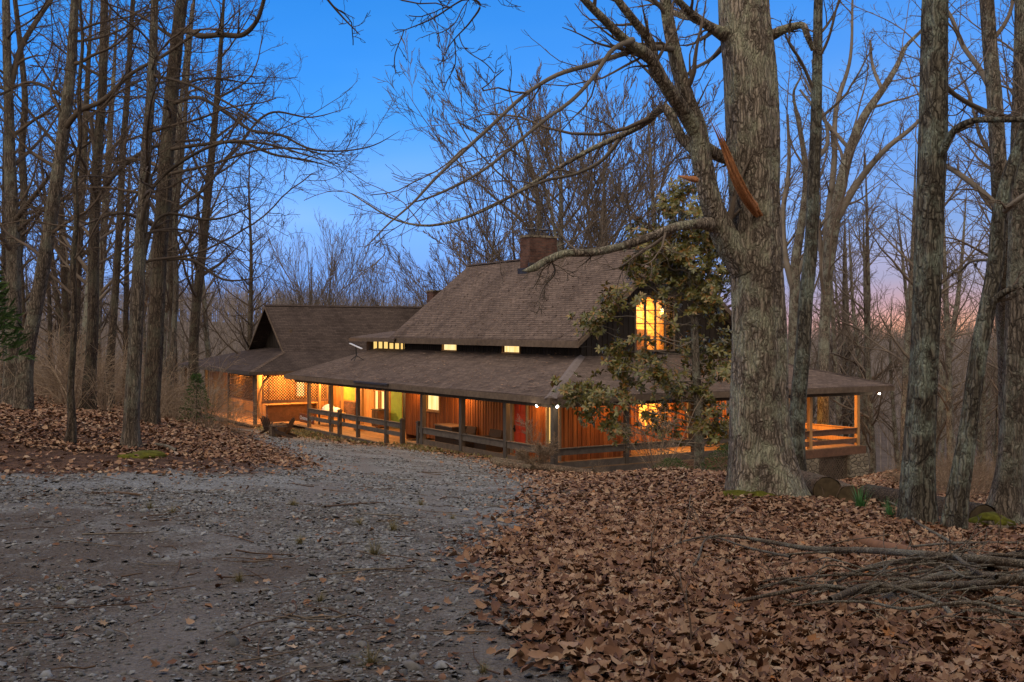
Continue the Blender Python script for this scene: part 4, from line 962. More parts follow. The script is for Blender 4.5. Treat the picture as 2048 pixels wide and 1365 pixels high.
for a, b in ((.1, 3.2), (3.4, 6.5), (6.7, 9.8), (10, 13.1)):
    rail(a, 16.35, b, 16.35, -2.80, .22, mat='pine'); lrail(a, 16.35, b, 16.35, -3.2, .2, mat='pine')
# decks
def deck(name, u0, u1, v0, v1, z, along='u', mat='deck'):
    m = low(); w = .14
    if along == 'u':
        n = int((v1-v0)/w)
        for i in range(n): m.box(H(u0, v0+i*w, z-.035), H(u1, v0+(i+1)*w-.006, z))
    else:
        n = int((u1-u0)/w)
        for i in range(n): m.box(H(u0+i*w, v0, z-.035), H(u0+(i+1)*w-.006, v1, z))
    return m.build(name, mat, house, uv=False)
deck('deck', -.1, US, -.1, 1.7, FL); deck('deck', -.1, 1.9, 1.71, 5.0, FL, 'v'); deck('deck', -.1, 4.2, 5.0, 12.4, FL-.05, 'v'); deck('deck', -.1, 14, 12.41, 16.6, FL-.05, 'v')
deck('deck', US, 28.4, -.1, 4.0, FLL-.02)
# skirt boards under the decks, stone piers, lattice
m = low(); m.box(H(-.16, -.1, FL-.36), H(-.105, 5, FL-.04)); m.build('skirt_board', 'rail', house, uv=False)
m = low(); m.box(H(-.16, 5.01, FL-.42), H(-.105, 16.75, FL-.09)); m.build('skirt_board', 'deck_red', house, uv=False)
m = low(); m.box(H(-.1, 16.65, FL-.42), H(14, 16.7, FL-.09)); m.build('skirt_board', 'deck_red', house, uv=False)
m = low(); m.box(H(11.9, -.16, FLL-.28), H(23.3, -.105, FLL-.03)); m.build('skirt_board', 'rail', house, uv=False)
for v0, v1 in ((12.4, 13.6), (15.6, 16.9)):
    m = MB(); m.box(H(-.2, v0, -6.2), H(.5, v1, -3.84)); m.build('stone_pier', 'stone', house)
m = MB(); m.box(H(-.05, 0, -5), H(.15, 12.4, -3.8)); m.build('foundation', 'stone', house)
def lattice(name, fixed, at, a0, a1, z0, z1, step, w, mat, th=.014, frame=.06, fz=None, framemat=None):
    m = MB(fz); hh = z1-z0; L_ = a1-a0
    def P(a, z, o=0.0): return H(a, at+o, z) if fixed == 'v' else H(at+o, a, z)
    up = (1, 0, 0) if fixed == 'v' else (0, 1, 0)
    n = int((L_+hh)/step)+1
    for sg, o in ((1, .0), (-1, th*1.1)):
        for i in range(n):
            c = i*step
            if sg == 1: p0 = (c-hh, 0); p1 = (c, hh)
            else: p0 = (c, 0); p1 = (c-hh, hh)
            (xa, ya), (xb, yb) = p0, p1
            def clip(xa, ya, xb, yb):
                if xa > xb: xa, ya, xb, yb = xb, yb, xa, ya
                if xb <= 0 or xa >= L_: return None
                if xa < 0: ya = ya+(yb-ya)*(0-xa)/(xb-xa); xa = 0
                if xb > L_: yb = ya+(yb-ya)*(L_-xa)/(xb-xa); xb = L_
                return xa, ya, xb, yb
            q = clip(xa, ya, xb, yb)
            if not q or math.hypot(q[2]-q[0], q[3]-q[1]) < .03: continue
            # thin lath lying in the plane of the wall
            nrm = Vector((1, 0, 0)) if fixed == 'v' else Vector((0, 1, 0))
            m.beam(P(a0+q[0], z0+q[1], o), P(a0+q[2], z0+q[3], o), w, th, up=nrm)
    o_ = m.build(name, mat, house, uv=False)
    m = MB(fz)
    for c in (a0, a1): m.box(P(c-frame/2, z0, -.02), P(c+frame/2, z1, .05))
    for c in (z0, z1): m.box(P(a0, c-frame/2, -.018), P(a1, c+frame/2, .048))
    m.build('lattice_frame', framemat or mat, o_, uv=False)
    return o_
lattice('lattice', 'u', -.05, 13.62, 15.58, -5.25, -3.86, .17, .045, 'trim')
m = MB(); m.box(H(.9, 12.4, -6.2), H(1.0, 16.4, -3.85)); m.build('foundation', 'stone', house)
# lower walls: right front part, door, window at the corner
WV, WU = 1.55, 1.82; ZT = ZP-.16
holes = [(4.0, 4.95, FL, -1.12), (11.08, 12.3, -1.95, -1.12), (1.86, 2.62, -2.65, -1.2)]
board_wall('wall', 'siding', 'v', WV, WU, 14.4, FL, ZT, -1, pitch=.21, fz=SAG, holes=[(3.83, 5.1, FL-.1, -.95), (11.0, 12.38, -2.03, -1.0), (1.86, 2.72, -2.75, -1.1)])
back_panel('v', WV, WU, 14.4, FL, ZT, -1, [holes[0], holes[1], holes[2]], 'siding', SAG)
window('v', WV, 11.08, 12.3, -1.97, -1.14, -1, 'glow_hot', 'pine', .08, fz=SAG, name='window')
window('v', WV, 1.92, 2.55, -2.65, -1.2, -1, 'glow', 'trimlight', .08, [2.2], fz=SAG)
dm = low(); dm.box(H(4.02, WV+.02, FL+.01), H(4.93, WV+.06, -1.14))
door = dm.build('door', 'door', house)
dm = low()
for a, b in ((4.12, 4.42), (4.53, 4.83)):
    for c, d in ((FL+.18, FL+.85), (FL+.98, FL+1.55), (FL+1.66, FL+1.98)): dm.box(H(a, WV-.002, c), H(b, WV+.021, d))
dm.build('door_panel', 'door', door)
dm = low(); dm.cyl(H(4.88, WV-.07, FL+.98), H(4.88, WV-.02, FL+.98), .03, .03); dm.box(H(4.85, WV-.02, FL+.86), H(4.91, WV+.02, FL+1.12)); dm.build('handle', 'black', door)
m = low(); m.box(H(3.86, WV-.07, FL), H(3.99, WV+.06, -1.02)); m.box(H(4.96, WV-.07, FL), H(5.12, WV+.06, -1.02)); m.box(H(3.99, WV-.068, -1.13), H(4.96, WV+.06, -1.02)); m.build('door_frame', 'trimlight', house)
# right (gable side) lower wall
board_wall('wall', 'siding', 'u', WU, WV, 4.85, FL, ZT, -1, pitch=.21, fz=SAG); back_panel('u', WU, WV, 4.85, FL, ZT, -1, [], 'siding', SAG)
m = low(); m.box(H(WU-.07, WV-.06, FL), H(WU+.1, WV+.03, ZT)); m.build('corner_board', 'trimlight', house)
m = low(); m.box(H(WU-.05, 4.85, FL), H(4.2, 4.95, ZT)); m.build('wall', 'siding', house, uv=False)
UR = 4.1
rh = [(7.3, 9.0, -2.45, -1.3), (10.1, 11.3, FL, -1.3)]
board_wall('wall', 'siding', 'u', UR, 4.95, 12.4, FL-.1, ZT, -1, pitch=.21, fz=SAG, holes=[(a-.06, b+.06, c-.06, d+.06) for a, b, c, d in rh]); back_panel('u', UR, 4.95, 12.4, FL-.1, ZT, -1, rh, 'siding', SAG)
window('u', UR, *rh[0], -1, 'glass', 'pine', .07, [7.87, 8.43], [-1.85], fz=SAG)
room(UR+.32, 6.4, 7.0, 10.0, FL, -1.0, 5.5, 9.0, -1.35, 900, SAG)
window('u', UR, *rh[1], -1, 'darkhole', 'trimlight', .07, fz=SAG, name='glass_door')
m = low(); m.box(H(UR, 12.4, FL-.3), H(19, 12.5, ZT)); m.build('wall', 'siding', house, uv=False)
m = low(); m.box(H(4.2, 4.0, FL-.2), H(4.3, 7.0, .4)); m.box(H(4.2, 10.0, FL-.2), H(4.3, 12.4, .4)); m.box(H(4.2, 7.0, -.9), H(4.3, 10.0, .4)); m.build('wall', 'siding', house, uv=False)
# left porch: deeper wall of the main house
m = low(); m.box(H(14.4, WV, FLL), H(14.48, 3.95, ZT)); m.build('wall', 'siding', house, uv=False)
LZ = FLL-.02; LV = 3.85
lh = [(21.6, 22.15, LZ+.25, -1.2), (22.4, 22.95, LZ+.25, -1.2), (19.5, 20.8, LZ, -1.1), (18.8, 19.45, LZ, -1.1), (25.6, 27.6, -2.35, -1.05)]
board_wall('wall', 'pine', 'v', LV, 14.5, 28.5, LZ, ZT, -1, pitch=.26, fz=SAG, holes=[(a-.05, b+.05, c-.05, d+.05) for a, b, c, d in lh], batten=False); back_panel('v', LV, 14.5, 28.5, LZ, ZT, -1, lh, 'pine', SAG)
window('v', LV, *lh[0], -1, 'glow_hot', 'pine', .06, (), [-1.6], fz=SAG, name='glass_door'); window('v', LV, *lh[1], -1, 'glow_hot', 'pine', .06, (), [-1.6], fz=SAG, name='glass_door')
m = low(); m.box(H(19.5, LV-.03, LZ+.02), H(20.8, LV+.03, -1.1)); m.build('door', 'green', house, uv=False, label='plain green door on the deep porch')
m = low(); m.box(H(18.8, LV+.01, LZ+.02), H(19.45, LV+.03, -1.1)); m.build('dark_doorway_panel', 'darkhole', house, uv=False)  # near-black panel painted in for the shade within the doorway
m = low(); m.box(H(25.6, LV-.02, -2.35), H(27.6, LV+.03, -1.05)); sh = m.build('window_blind', 'green', house, uv=False)
m = low(); m.box(H(25.5, LV-.05, -2.42), H(27.7, LV+.0, -2.36)); m.box(H(25.5, LV-.05, -1.04), H(27.7, LV, -.98)); m.build('sill', 'pine', sh, uv=False)
m = low(); m.box(H(25.45, LV-.1, LZ), H(27.75, LV-.035, -2.43)); m.build('brick_knee_wall', 'brick', house)
for u, v in ((21.0, 2.2), (24.2, 2.4), (26.4, 1.9)): post(u, v, LZ, .14, 'pine')
# floor lamps of the porch ceiling: small round bowls that light the boards
def lamp(name, u, v, z, r, power, col, parent=None, mat='bulb_warm', rad=.1):
    m = low(); m.ball(H(u, v, z), r, 10); o = m.build(name, mat, parent or house, smooth=True, uv=False)
    ld = bpy.data.lights.new('lamp_light', 'POINT'); ld.energy = power; ld.color = col; ld.shadow_soft_size = rad
    lo = bpy.data.objects.new('lamp_light', ld); COL.objects.link(lo); lo.parent = o; lo.location = (v, u, z-r-.06+SAG(Vector((v, u, 0)))); return o
WARM = (1, .47, .14)
LP = [(2.6, .8, 16), (8.6, .8, 18), (13.0, .8, 12), (17.2, 1.9, 38), (22.4, 1.6, 48), (25.8, 2.2, 30), (1.0, 3.3, 12), (2.1, 8.0, 38), (2.0, 14.3, 60), (8.0, 14.5, 45)]
for u, v, p in LP: lamp('ceiling_lamp', u, v, ZP-.24, .06, p*(5.2 if p < 20 else 10), WARM)
# flood lamps at the corners
def flood(u, v, z, dr, power):
    m = low(); m.cyl(H(u, v, z+.16), H(u, v, z+.02), .02, .02, 8); m.cyl(H(u, v, z+.03), H(u+dr[0]*.10, v+dr[1]*.10, z-.06), .03, .065, 12, False)
    o = m.build('floodlight', 'trimlight', house, uv=False)
    m = low(); m.ball(H(u+dr[0]*.1, v+dr[1]*.1, z-.065), .055, 10); b = m.build('bulb', 'bulb', o, smooth=True, uv=False)
    ld = bpy.data.lights.new('flood_light', 'POINT'); ld.energy = power; ld.color = (1, .82, .62); ld.shadow_soft_size = .06
    lo = bpy.data.objects.new('flood_light', ld); COL.objects.link(lo); lo.parent = o; lo.location = (v+dr[1]*.22, u+dr[0]*.22, z-.14+SAG(Vector((v, u, 0))))
flood(.25, -.42, ZP-.28, (.5, -.9), 10); flood(-.35, -.2, ZP-.28, (-.9, .2), 10); flood(-.38, 17.2, ZP-.28, (-.9, .3), 14)
# chimney
m = MB(); m.box(H(12.2, 7.2, 3.6), H(13.05, 8.85, 6.2)); ch = m.build('chimney', 'brick', house)
m = MB(); m.box(H(12.16, 7.16, 6.2), H(13.09, 8.89, 6.3)); m.build('chimney_cap', 'stone', ch)
for vv in (7.6, 8.4):
    m = MB(); m.cyl(H(12.62, vv, 6.3), H(12.62, vv, 6.48), .2, .2, 14)
    for a in (0, 1.57, 3.14, 4.71): m.cyl(H(12.62+.17*math.cos(a), vv+.17*math.sin(a), 6.48), H(12.62+.17*math.cos(a), vv+.17*math.sin(a), 6.6), .015, .015, 6)
    m.cyl(H(12.62, vv, 6.6), H(12.62, vv, 6.68), .29, .26, 14); m.build('flue', 'flue', ch)
m = MB(); z0 = ZE+(7.2-VE)*sl; m.box(H(12.12, 7.1, z0-.25), H(13.13, 7.2, z0+.2)); m.box(H(12.1, 7.1, z0-.1), H(12.19, 8.9, z0+.45)); m.build('flashing', 'flue', ch)
m = MB(); m.box(H(31.5, 12.2, 2.5), H(32.4, 13.0, 4.25)); c2 = m.build('chimney', 'brick', house); m = MB(); m.box(H(31.45, 12.15, 4.25), H(32.45, 13.05, 4.33)); m.build('chimney_cap', 'stone', c2)
# satellite panel on the porch roof
dish = empty('satellite_dish', (0, 0, 0), 0, 'flat white satellite panel on a small tripod on the porch roof', 'satellite dish')
dish.location = W(20.7, 1.7, 0); dish.location.z = ZP+(1.7+.55)*.30+SAG(Vector((1.7, 20.7, 0)))+.17; dish.rotation_euler = (0, 0, R(5))
m = MB(); m.beam((-.33, 0, .92), (.33, -.05, .62), .48, .045); m.build('panel', 'white', dish, bevel=.01, uv=False)
m = MB(); m.cyl((0, 0, .74), (.02, 0, .22), .03, .03, 8); m.build('mast', 'black', dish, uv=False)
for a in (0.3, 2.4, 4.5):
    m = MB(); m.beam((.02, 0, .26), (.02+.42*math.cos(a), .42*math.sin(a), .0), .03, .03); m.build('leg', 'black', dish, uv=False)
# leaves and twigs lying on the roofs
rgr = np.random.default_rng(5); n = 900; a_, b_ = rgr.random(n), rgr.random(n)**.7; uu = U0+.3+(U1-U0-.6)*a_; vv = VE+.1+(VR-VE-.2)*(1-b_); zz = ZE+(vv-VE)*sl+.012
n2 = 1100; u2 = UE0+.4+24*rgr.random(n2); v2 = VE0+.2+4*rgr.random(n2)**1.3; z2 = ZP+(v2-VE0)*(ZI+.25-ZP)/(VI0-VE0)+.03-.0085*u2-.0095*v2; k2 = (u2 > v2) & (u2 < 22+ (2-v2))
P_ = np.concatenate([np.stack([vv, uu, zz], 1), np.stack([v2, u2, z2], 1)[k2]]); n = len(P_); q_ = rgr.normal(size=(n, 4, 3))*.035; q_[..., 2] *= .35
base_ = np.array([[-1, -.5, 0], [1, -.6, 0], [.9, .6, 0], [-.9, .5, 0]])*.045; V_ = (P_[:, None]+base_[None]*rgr.uniform(.5, 1.2, (n, 1, 1))+q_*.5+np.array([0, 0, .012])).reshape(-1, 3)
link('roof_leaves', fast_mesh('roof_leaves', V_, np.arange(4*n).reshape(n, 4), smooth=False), 'leaf', house, kind='stuff')
# ------------------------------------------------ the wing beyond
UA, UB, UWR, ZWR, ZWF, VG = 28.5, 35.3, 31.9, 3.16, .25, .5
VEND = 14.0
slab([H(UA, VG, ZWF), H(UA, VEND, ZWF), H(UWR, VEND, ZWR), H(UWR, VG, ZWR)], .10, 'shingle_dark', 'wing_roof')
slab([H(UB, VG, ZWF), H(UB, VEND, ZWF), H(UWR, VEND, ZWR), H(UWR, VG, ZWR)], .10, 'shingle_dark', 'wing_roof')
m = MB(); m.prism([H(UWR-.14, VG-.02, ZWR-.06), H(UWR, VG-.02, ZWR+.04), H(UWR+.14, VG-.02, ZWR-.06), H(UWR, VG-.02, ZWR-.02)], H(0, VEND-VG, 0)); m.build('ridge_cap', 'shingle_dark', house)
for sg in (-1, 1):
    m = MB(); uu = UWR+sg*3.43; zz = ZWF-.03
    m.prism([H(uu, VG-.04, zz-.2), H(UWR, VG-.04, ZWR-.24), H(UWR, VG-.04, ZWR-.09), H(uu, VG-.04, zz-.03)], H(0, .05, 0)); m.build('rake_board', 'trim', house)
wt = lambda u: ZWR-.12-abs(u-UWR)*(ZWR-ZWF)/3.4
board_wall('wall', 'siding_dark', 'v', 1.5, UA+.1, UB-.1, -.3, 3, -1, pitch=.27, top=wt, holes=[(29.9, 30.6, .55, 1.6)])
m = MB(); m.prism([H(UA, 1.52, -.4), H(UB, 1.52, -.4), H(UWR, 1.52, ZWR-.15)], H(0, .06, 0)); m.build('wall', 'siding_dark', house, uv=False)
window('v', 1.48, 29.95, 30.55, .6, 1.55, -1, 'darkhole', 'trim', .07)
ZWE = -.76
slab([H(26.2, -2.3, ZWE), H(26.2, 8, ZWE), H(UA+.05, 8, ZWF+.04), H(UA+.05, VG, ZWF+.04)], .06, 'shingle_dark', 'wing_porch_roof')
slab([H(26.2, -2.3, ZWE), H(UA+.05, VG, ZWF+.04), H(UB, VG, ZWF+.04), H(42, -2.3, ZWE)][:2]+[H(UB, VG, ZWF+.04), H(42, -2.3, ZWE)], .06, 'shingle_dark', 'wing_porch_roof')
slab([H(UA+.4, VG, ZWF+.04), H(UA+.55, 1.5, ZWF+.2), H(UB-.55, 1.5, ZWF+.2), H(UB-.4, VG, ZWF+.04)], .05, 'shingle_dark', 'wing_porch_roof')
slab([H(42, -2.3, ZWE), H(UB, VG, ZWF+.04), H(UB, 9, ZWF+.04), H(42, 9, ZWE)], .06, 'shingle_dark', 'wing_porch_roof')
m = MB(); m.box(H(26.15, -2.35, ZWE-.2), H(42, -2.303, ZWE-.03)); m.build('fascia', 'post', house)
m = MB(); m.box(H(26.15, -2.3, ZWE-.2), H(26.197, 8, ZWE-.03)); m.build('fascia', 'post', house)
m = MB(); m.box(H(26.3, -2.1, ZWE-.2), H(41.8, 8, ZWE-.17)); m.build('porch_ceiling', 'pine', house)
a = Vector(H(26.2, -2.3, ZWE)); b = Vector(H(UA, VG, ZWF+.04)); s_ = Vector((-.7, .7, 0))*.14
m = MB(); m.prism([a+s_+Vector((0, 0, -.04)), a+Vector((0, 0, .03)), a-s_+Vector((0, 0, -.04)), a+Vector((0, 0, -.03))], b-a); m.build('hip_cap', 'shingle', house)
ZWL = -3.75
def wpost(u, v, w=.17, mat='post'):
    m = MB(); m.box(H(u-w/2, v-w/2, ZWL-.3), H(u+w/2, v+w/2, ZWE-.2)); return m.build('post', mat, house, uv=False)
for u, v in ((26.5, -1.9), (31.2, -1.95), (36.2, -1.95), (41.3, -1.95), (26.5, 2.6)): wpost(u, v)
# curved brace beside the corner post
m = MB(); pts = [(-1.62, ZWL+.3), (-1.72, -2.6), (-1.62, -1.9), (-1.35, -1.35), (-1.0, -1.0)]
for (a, za), (b, zb) in zip(pts[:-1], pts[1:]): m.beam(H(26.5, a, za), H(26.5, b, zb), .09, .12, up=(0, 1, 0))
m.build('brace', 'pine', house, uv=False)
lattice('lattice', 'u', 26.5, -1.45, 2.4, -2.45, ZWE-.25, .165, .042, 'siding_dark', framemat='deck_red')
lattice('lattice', 'v', -1.95, 26.7, 31.0, -2.45, ZWE-.25, .165, .042, 'siding_dark', framemat='deck_red')
m = MB(); m.box(H(26.46, -1.5, -2.6), H(26.62, 2.5, -2.47)); m.build('rail', 'deck_red', house, uv=False)
board_wall('wall', 'pine', 'u', 28.5, -.4, 3.85, ZWL, ZWE-.2, -1, pitch=.26, batten=False, holes=[(1.2, 1.9, -2.5, -1.2)]); back_panel('u', 28.5, -.4, 3.85, ZWL, ZWE-.2, -1, [(1.3, 1.8, -2.4, -1.3)], 'pine')
window('u', 28.5, 1.28, 1.82, -2.42, -1.28, -1, 'glow_hot', 'pine', .06)
board_wall('wall', 'pine', 'v', -.4, 28.5, 41, ZWL, ZWE-.2, -1, pitch=.26, batten=False); back_panel('v', -.4, 28.5, 41, ZWL, ZWE-.2, -1, [], 'pine')
m = MB(); m.box(H(26.4, -2.2, ZWL-.1), H(42, 8, ZWL)); m.build('wing_porch_floor', 'deck', house, uv=False)
for u, v, p in ((27.3, .2, 34), (27.5, 2.6, 26), (29.5, -1.2, 30), (34.0, -1.2, 14)):
    m = MB(); m.ball(H(u, v, ZWE-.3), .07, 10); o = m.build('ceiling_lamp', 'bulb_warm', house, smooth=True, uv=False)
    ld = bpy.data.lights.new('lamp_light', 'POINT'); ld.energy = p*13; ld.color = WARM; ld.shadow_soft_size = .1
    lo = bpy.data.objects.new('lamp_light', ld); COL.objects.link(lo); lo.parent = o; lo.location = (v, u, ZWE-.48)
# ------------------------------------------------------------------ fallen leaves, gravel, twigs (uncountable)
def polar_samples(rg, n, r0, r1, a=R(34)):
    r = np.exp(rg.uniform(math.log(r0), math.log(r1), n)); th = rg.uniform(-a, a, n)
    return r*np.sin(th), r*np.cos(th), r
def orient(rg, n, tilt):
    """random frames (n,3,3): rows are x,y,z axes; z near up with the given tilt"""
    z = norm(np.stack([rg.normal(size=n)*tilt, rg.normal(size=n)*tilt, np.ones(n)], 1))
    a = rg.normal(size=(n, 3)); x = norm(a-z*(a*z).sum(1, keepdims=True)); y = np.cross(z, x)
    return np.stack([x, y, z], 1)
def stamp(tmpl, tris, pos, fr, size, warp=None):
    """template (k,3) placed n times"""
    n = len(pos); k = len(tmpl)
    Tm = np.broadcast_to(tmpl, (n, k, 3)).copy() if warp is None else warp
    Vv = np.einsum('nki,nij->nkj', Tm*size[:, None, None], fr)+pos[:, None]
    F = (tris[None]+(np.arange(n)*k)[:, None, None]).reshape(-1, tris.shape[1])
    return Vv.reshape(-1, 3), F
def leaf_tmpl(kind):
    if kind == 0:   # lobed
        a = np.radians([0, 28, 50, 78, 100, 130, 180, 230, 260, 282, 310, 332]); r = np.array([.62, .30, .52, .26, .45, .22, .34, .22, .45, .26, .52, .30])
    elif kind == 1: # tulip-like broad
        a = np.radians([0, 22, 45, 80, 115, 150, 180, 210, 245, 280, 315, 338]); r = np.array([.40, .55, .42, .48, .40, .42, .40, .42, .40, .48, .42, .55])
    else:           # beech-like oval
        a = np.radians(np.arange(0, 360, 30)); r = np.array([.60, .46, .33, .28, .30, .40, .50, .40, .30, .28, .33, .46])
    P = np.stack([np.cos(a)*r, np.sin(a)*r, 0*a], 1); P = np.vstack([[0, 0, 0], P])
    m = len(a); T = np.array([[0, 1+i, 1+(i+1) % m] for i in range(m)]); return P, T
def curl(rg, tmpl, n, amt):
    Tm = np.broadcast_to(tmpl, (n, *tmpl.shape)).copy()
    c1 = rg.normal(size=(n, 1))*amt+amt*.6; c2 = rg.normal(size=(n, 1))*amt; c3 = rg.normal(size=(n, 1))*amt
    x = Tm[..., 0]; y = Tm[..., 1]
    Tm[..., 2] = c1*x*x*2+c2*x*y*2+c3*y*y*2.2+np.abs(y)*rg.uniform(-.2, .5, (n, 1))+rg.normal(size=x.shape)*.03
    Tm[..., 1] *= rg.uniform(.6, 1.1, (n, 1)); return Tm
def lay_leaves(n, r0, r1, seed, full):
    rg = np.random.default_rng(seed); x, y, r = polar_samples(rg, n, r0, r1)
    js = .07+.028*r; gm_, lm_ = masks(x+rg.normal(size=n)*js, y+rg.normal(size=n)*js*1.2)
    # fewer on the bare strip of earth at the foot of the bank
    ed, _ = masks(x, y-1.6); bare = lm_ & masks(x, y-3.0)[0]
    keep = np.where(gm_, rg.random(n) < .006, np.where(bare, rg.random(n) < .14, True))
    d = np.stack([x-HO.x, y-HO.y], 1); u = d@np.array(HA[:2]); v = d@np.array(HBv[:2])
    keep &= ~((u > -.3) & (u < 43) & (v > -.5) & (v < 18))
    x, y, r = x[keep], y[keep], r[keep]; gk = gm_[keep]; n = len(x)
    z = gzf(x, y)+rg.random(n)*np.where(gk, .012, .05)+.008
    pos = np.stack([x, y, z], 1); size = rg.uniform(.05, .115, n)*np.where(gk, .65, 1)*(1+np.maximum(r-12, 0)/45)
    fr = orient(rg, n, .27)
    kinds = rg.integers(0, 3, n); parts = []
    for kd in range(3):
        s = kinds == kd; P, T_ = leaf_tmpl(kd)
        if not full: P = P[[0, 1, 3, 5, 7, 9, 11]]; T_ = np.array([[0, 1+i, 1+(i+1) % 6] for i in range(6)])
        parts.append(stamp(P, T_, pos[s], fr[s], size[s], curl(rg, P, int(s.sum()), .26)))
    V = []; F = []; o = 0
    for a, b in parts: V.append(a); F.append(b+o); o += len(a)
    return np.vstack(V), np.vstack(F)
va, fa = lay_leaves(150000, 3.4, 13, 1, True); vb, fb = lay_leaves(150000, 13, 62, 2, False)
link('fallen_leaves', fast_mesh('fallen_leaves', np.vstack([va, vb]), None, np.vstack([fa, fb+len(va)]), smooth=False), 'leaf', kind='stuff', label='brown fallen leaves covering both banks')
rg = np.random.default_rng(4)
x, y, r = polar_samples(rg, 230000, 3.3, 45); js = .25*(1+r/14); s = masks(x+rg.normal(size=len(x))*js, y+rg.normal(size=len(x))*js)[0]; pt_ = np.sin(x*.9+1.3*np.sin(y*.7))+np.sin(y*1.1+x*.4)+.6*np.sin(x*2.7+y*1.9)
s &= rg.random(len(x)) < np.where(pt_ > .3, .15, .8)*(1-.85*tracks(x, y))*np.clip(r/11, .5, 1); x, y, r = x[s], y[s], r[s]; n = len(x)
oc8 = np.array([[1,0,0],[0,1,0],[-1,0,0],[0,-1,0],[.0,0,1],[0,0,-1],[.7,.7,.3],[-.7,.6,.25],[-.6,-.75,.3],[.65,-.7,.35]], float)*.5
tr8 = np.array([[4,6,0],[4,1,6],[4,7,1],[4,2,7],[4,8,2],[4,3,8],[4,9,3],[4,0,9],[0,6,1],[1,7,2],[2,8,3],[3,9,0]])
wp = np.broadcast_to(oc8, (n, *oc8.shape)).copy()*(1+rg.normal(size=(n, len(oc8), 1))*.2); wp[..., 2] *= rg.uniform(.4, .8, (n, 1)); wp[..., 0] *= rg.uniform(.9, 1.5, (n, 1))
size = np.exp(rg.normal(size=n)*.45)*.0118*(1+r/11); size = np.minimum(size, .07)
V, F = stamp(oc8, tr8, np.stack([x, y, gzf(x, y)+size*.10], 1), orient(rg, n, .35), size, wp)
link('gravel', fast_mesh('gravel', V, None, F, smooth=False), 'gravel', kind='stuff', label='grey crushed stone on the drive')
# scattered dead twigs
x, y, r = polar_samples(rg, 800, 3.6, 45); gm_, lm_ = masks(x, y); n = len(x)
th = rg.random(n)*6.28; Ln = rg.uniform(.08, .5, n)*(1+r/30); k = 5; P = []
dx, dy = np.cos(th), np.sin(th); bend = rg.normal(size=n)*.25
for j in range(k):
    t = j/(k-1)-.5; qx = x+dx*Ln*t-dy*Ln*bend*(t*t); qy = y+dy*Ln*t+dx*Ln*bend*(t*t); P.append(np.stack([qx, qy, gzf(qx, qy)+np.where(gm_, .008, .05)+rg.random(n)*.02], 1))
rad_ = (rg.uniform(.0015, .0045, n)*(1+r/18))[:, None]*np.linspace(1.2, .5, k)
v, q = tubes(np.stack(P, 1), rad_, 4)
link('dead_twigs', fast_mesh('dead_twigs', v, q), 'twigs', kind='stuff', label='small dead twigs strewn over drive and leaves')

# ------------------------------------------------------------------ shrubs, brush, weeds
def shrub_mesh(name, seed, H_, nst, spread=.5, sub=(5, 4), rad=.008, arch=-.06, tip=.0022):
    rg = np.random.default_rng(seed); th = rg.random(nst)*6.28; inc = rg.random(nst)*spread
    base = np.stack([np.cos(th)*.12*rg.random(nst), np.sin(th)*.12*rg.random(nst), np.full(nst, -.08)], 1)
    d = np.stack([np.cos(th)*np.sin(inc), np.sin(th)*np.sin(inc), np.cos(inc)], 1); L_ = H_*rg.uniform(.5, 1.1, nst); k = 12; P = [base]; pos = base
    for j in range(k-1):
        pos = pos+d*(L_/(k-1))[:, None]; P.append(pos); d = norm(d+rg.normal(size=(nst, 3))*.07+np.array([0, 0, arch])*j*.25+np.stack([np.cos(th), np.sin(th), 0*th], 1)*.03)
    P = np.stack(P, 1); Rr = (rad*rg.uniform(.6, 1.3, nst))[:, None]*np.linspace(1, .35, k)
    A = grow(rg, P, Rr, sub[0], .25, 1, .6, .35, 6, .12, 0, .6, tip); B = grow(rg, A[0], A[1], sub[1], .2, 1, .6, .45, 4, .15, 0, .7, tip)
    v, q = cat([tubes(P, Rr, 4), tubes(A[0], A[1], 3), tubes(B[0], B[1], 3)]); return fast_mesh(name, v, q)
def put(me, name, mat, x, y, s, rz, label, cat_, group=None, dz=0.0):
    o = link(name, me, None if me.materials else mat, None, label, cat_, group); o.location = (x, y, gz1(x, y)+dz); o.rotation_euler = (0, 0, rz); o.scale = (s, s, s); return o
BR = [shrub_mesh('brush', 300+i, 2.6, 20, .85, (5, 3), .011, -.12, .0042) for i in range(4)]
BF = [shrub_mesh('weed', 320+i, 1.0, 40, .7, (4, 2), .004, -.05, .0018) for i in range(3)]
r_ = random.Random(12)
for i in range(44):
    x0 = r_.uniform(-60, 470); Y = r_.uniform(26, 44) if x0 < 430 else r_.uniform(38, 50)
    put(BR[i % 4], 'brush', 'weed', (x0-1024)/FPX*Y, Y, r_.uniform(.75, 1.35), r_.random()*6.28, 'tangled tan bare brush between the leafy bank and the wing', 'bush', 'tangled bare brush past the leafy bank')
for i in range(22):
    x0 = r_.uniform(1700, 2120); Y = r_.uniform(18, 34)
    if x0 < 1790: x0 += 110
    put(BF[i % 3] if i % 3 else BR[i % 4], 'brush', 'weed', (x0-1024)/FPX*Y, Y, r_.uniform(.7, 1.3) if i % 3 else .4, r_.random()*6.28, 'low reddish bare brush in the leaves beyond the fallen logs', 'bush', 'low bare brush beyond the fallen logs')
for x0, Y, s in ((1345, 26, 1.0), (1455, 24, .9), (430, 30, .8), (480, 31, .7), (1200, 27, .5)):
    put(BF[int(x0) % 3], 'weed', 'weed', (x0-1024)/FPX*Y, Y, s, r_.random()*6, 'thin dry weed clump near the porch', 'weed', 'thin dry weeds near the porch')
me = shrub_mesh('dry_shrub', 351, 2.9, 18, .55, (7, 4), .013, -.02, .0042)
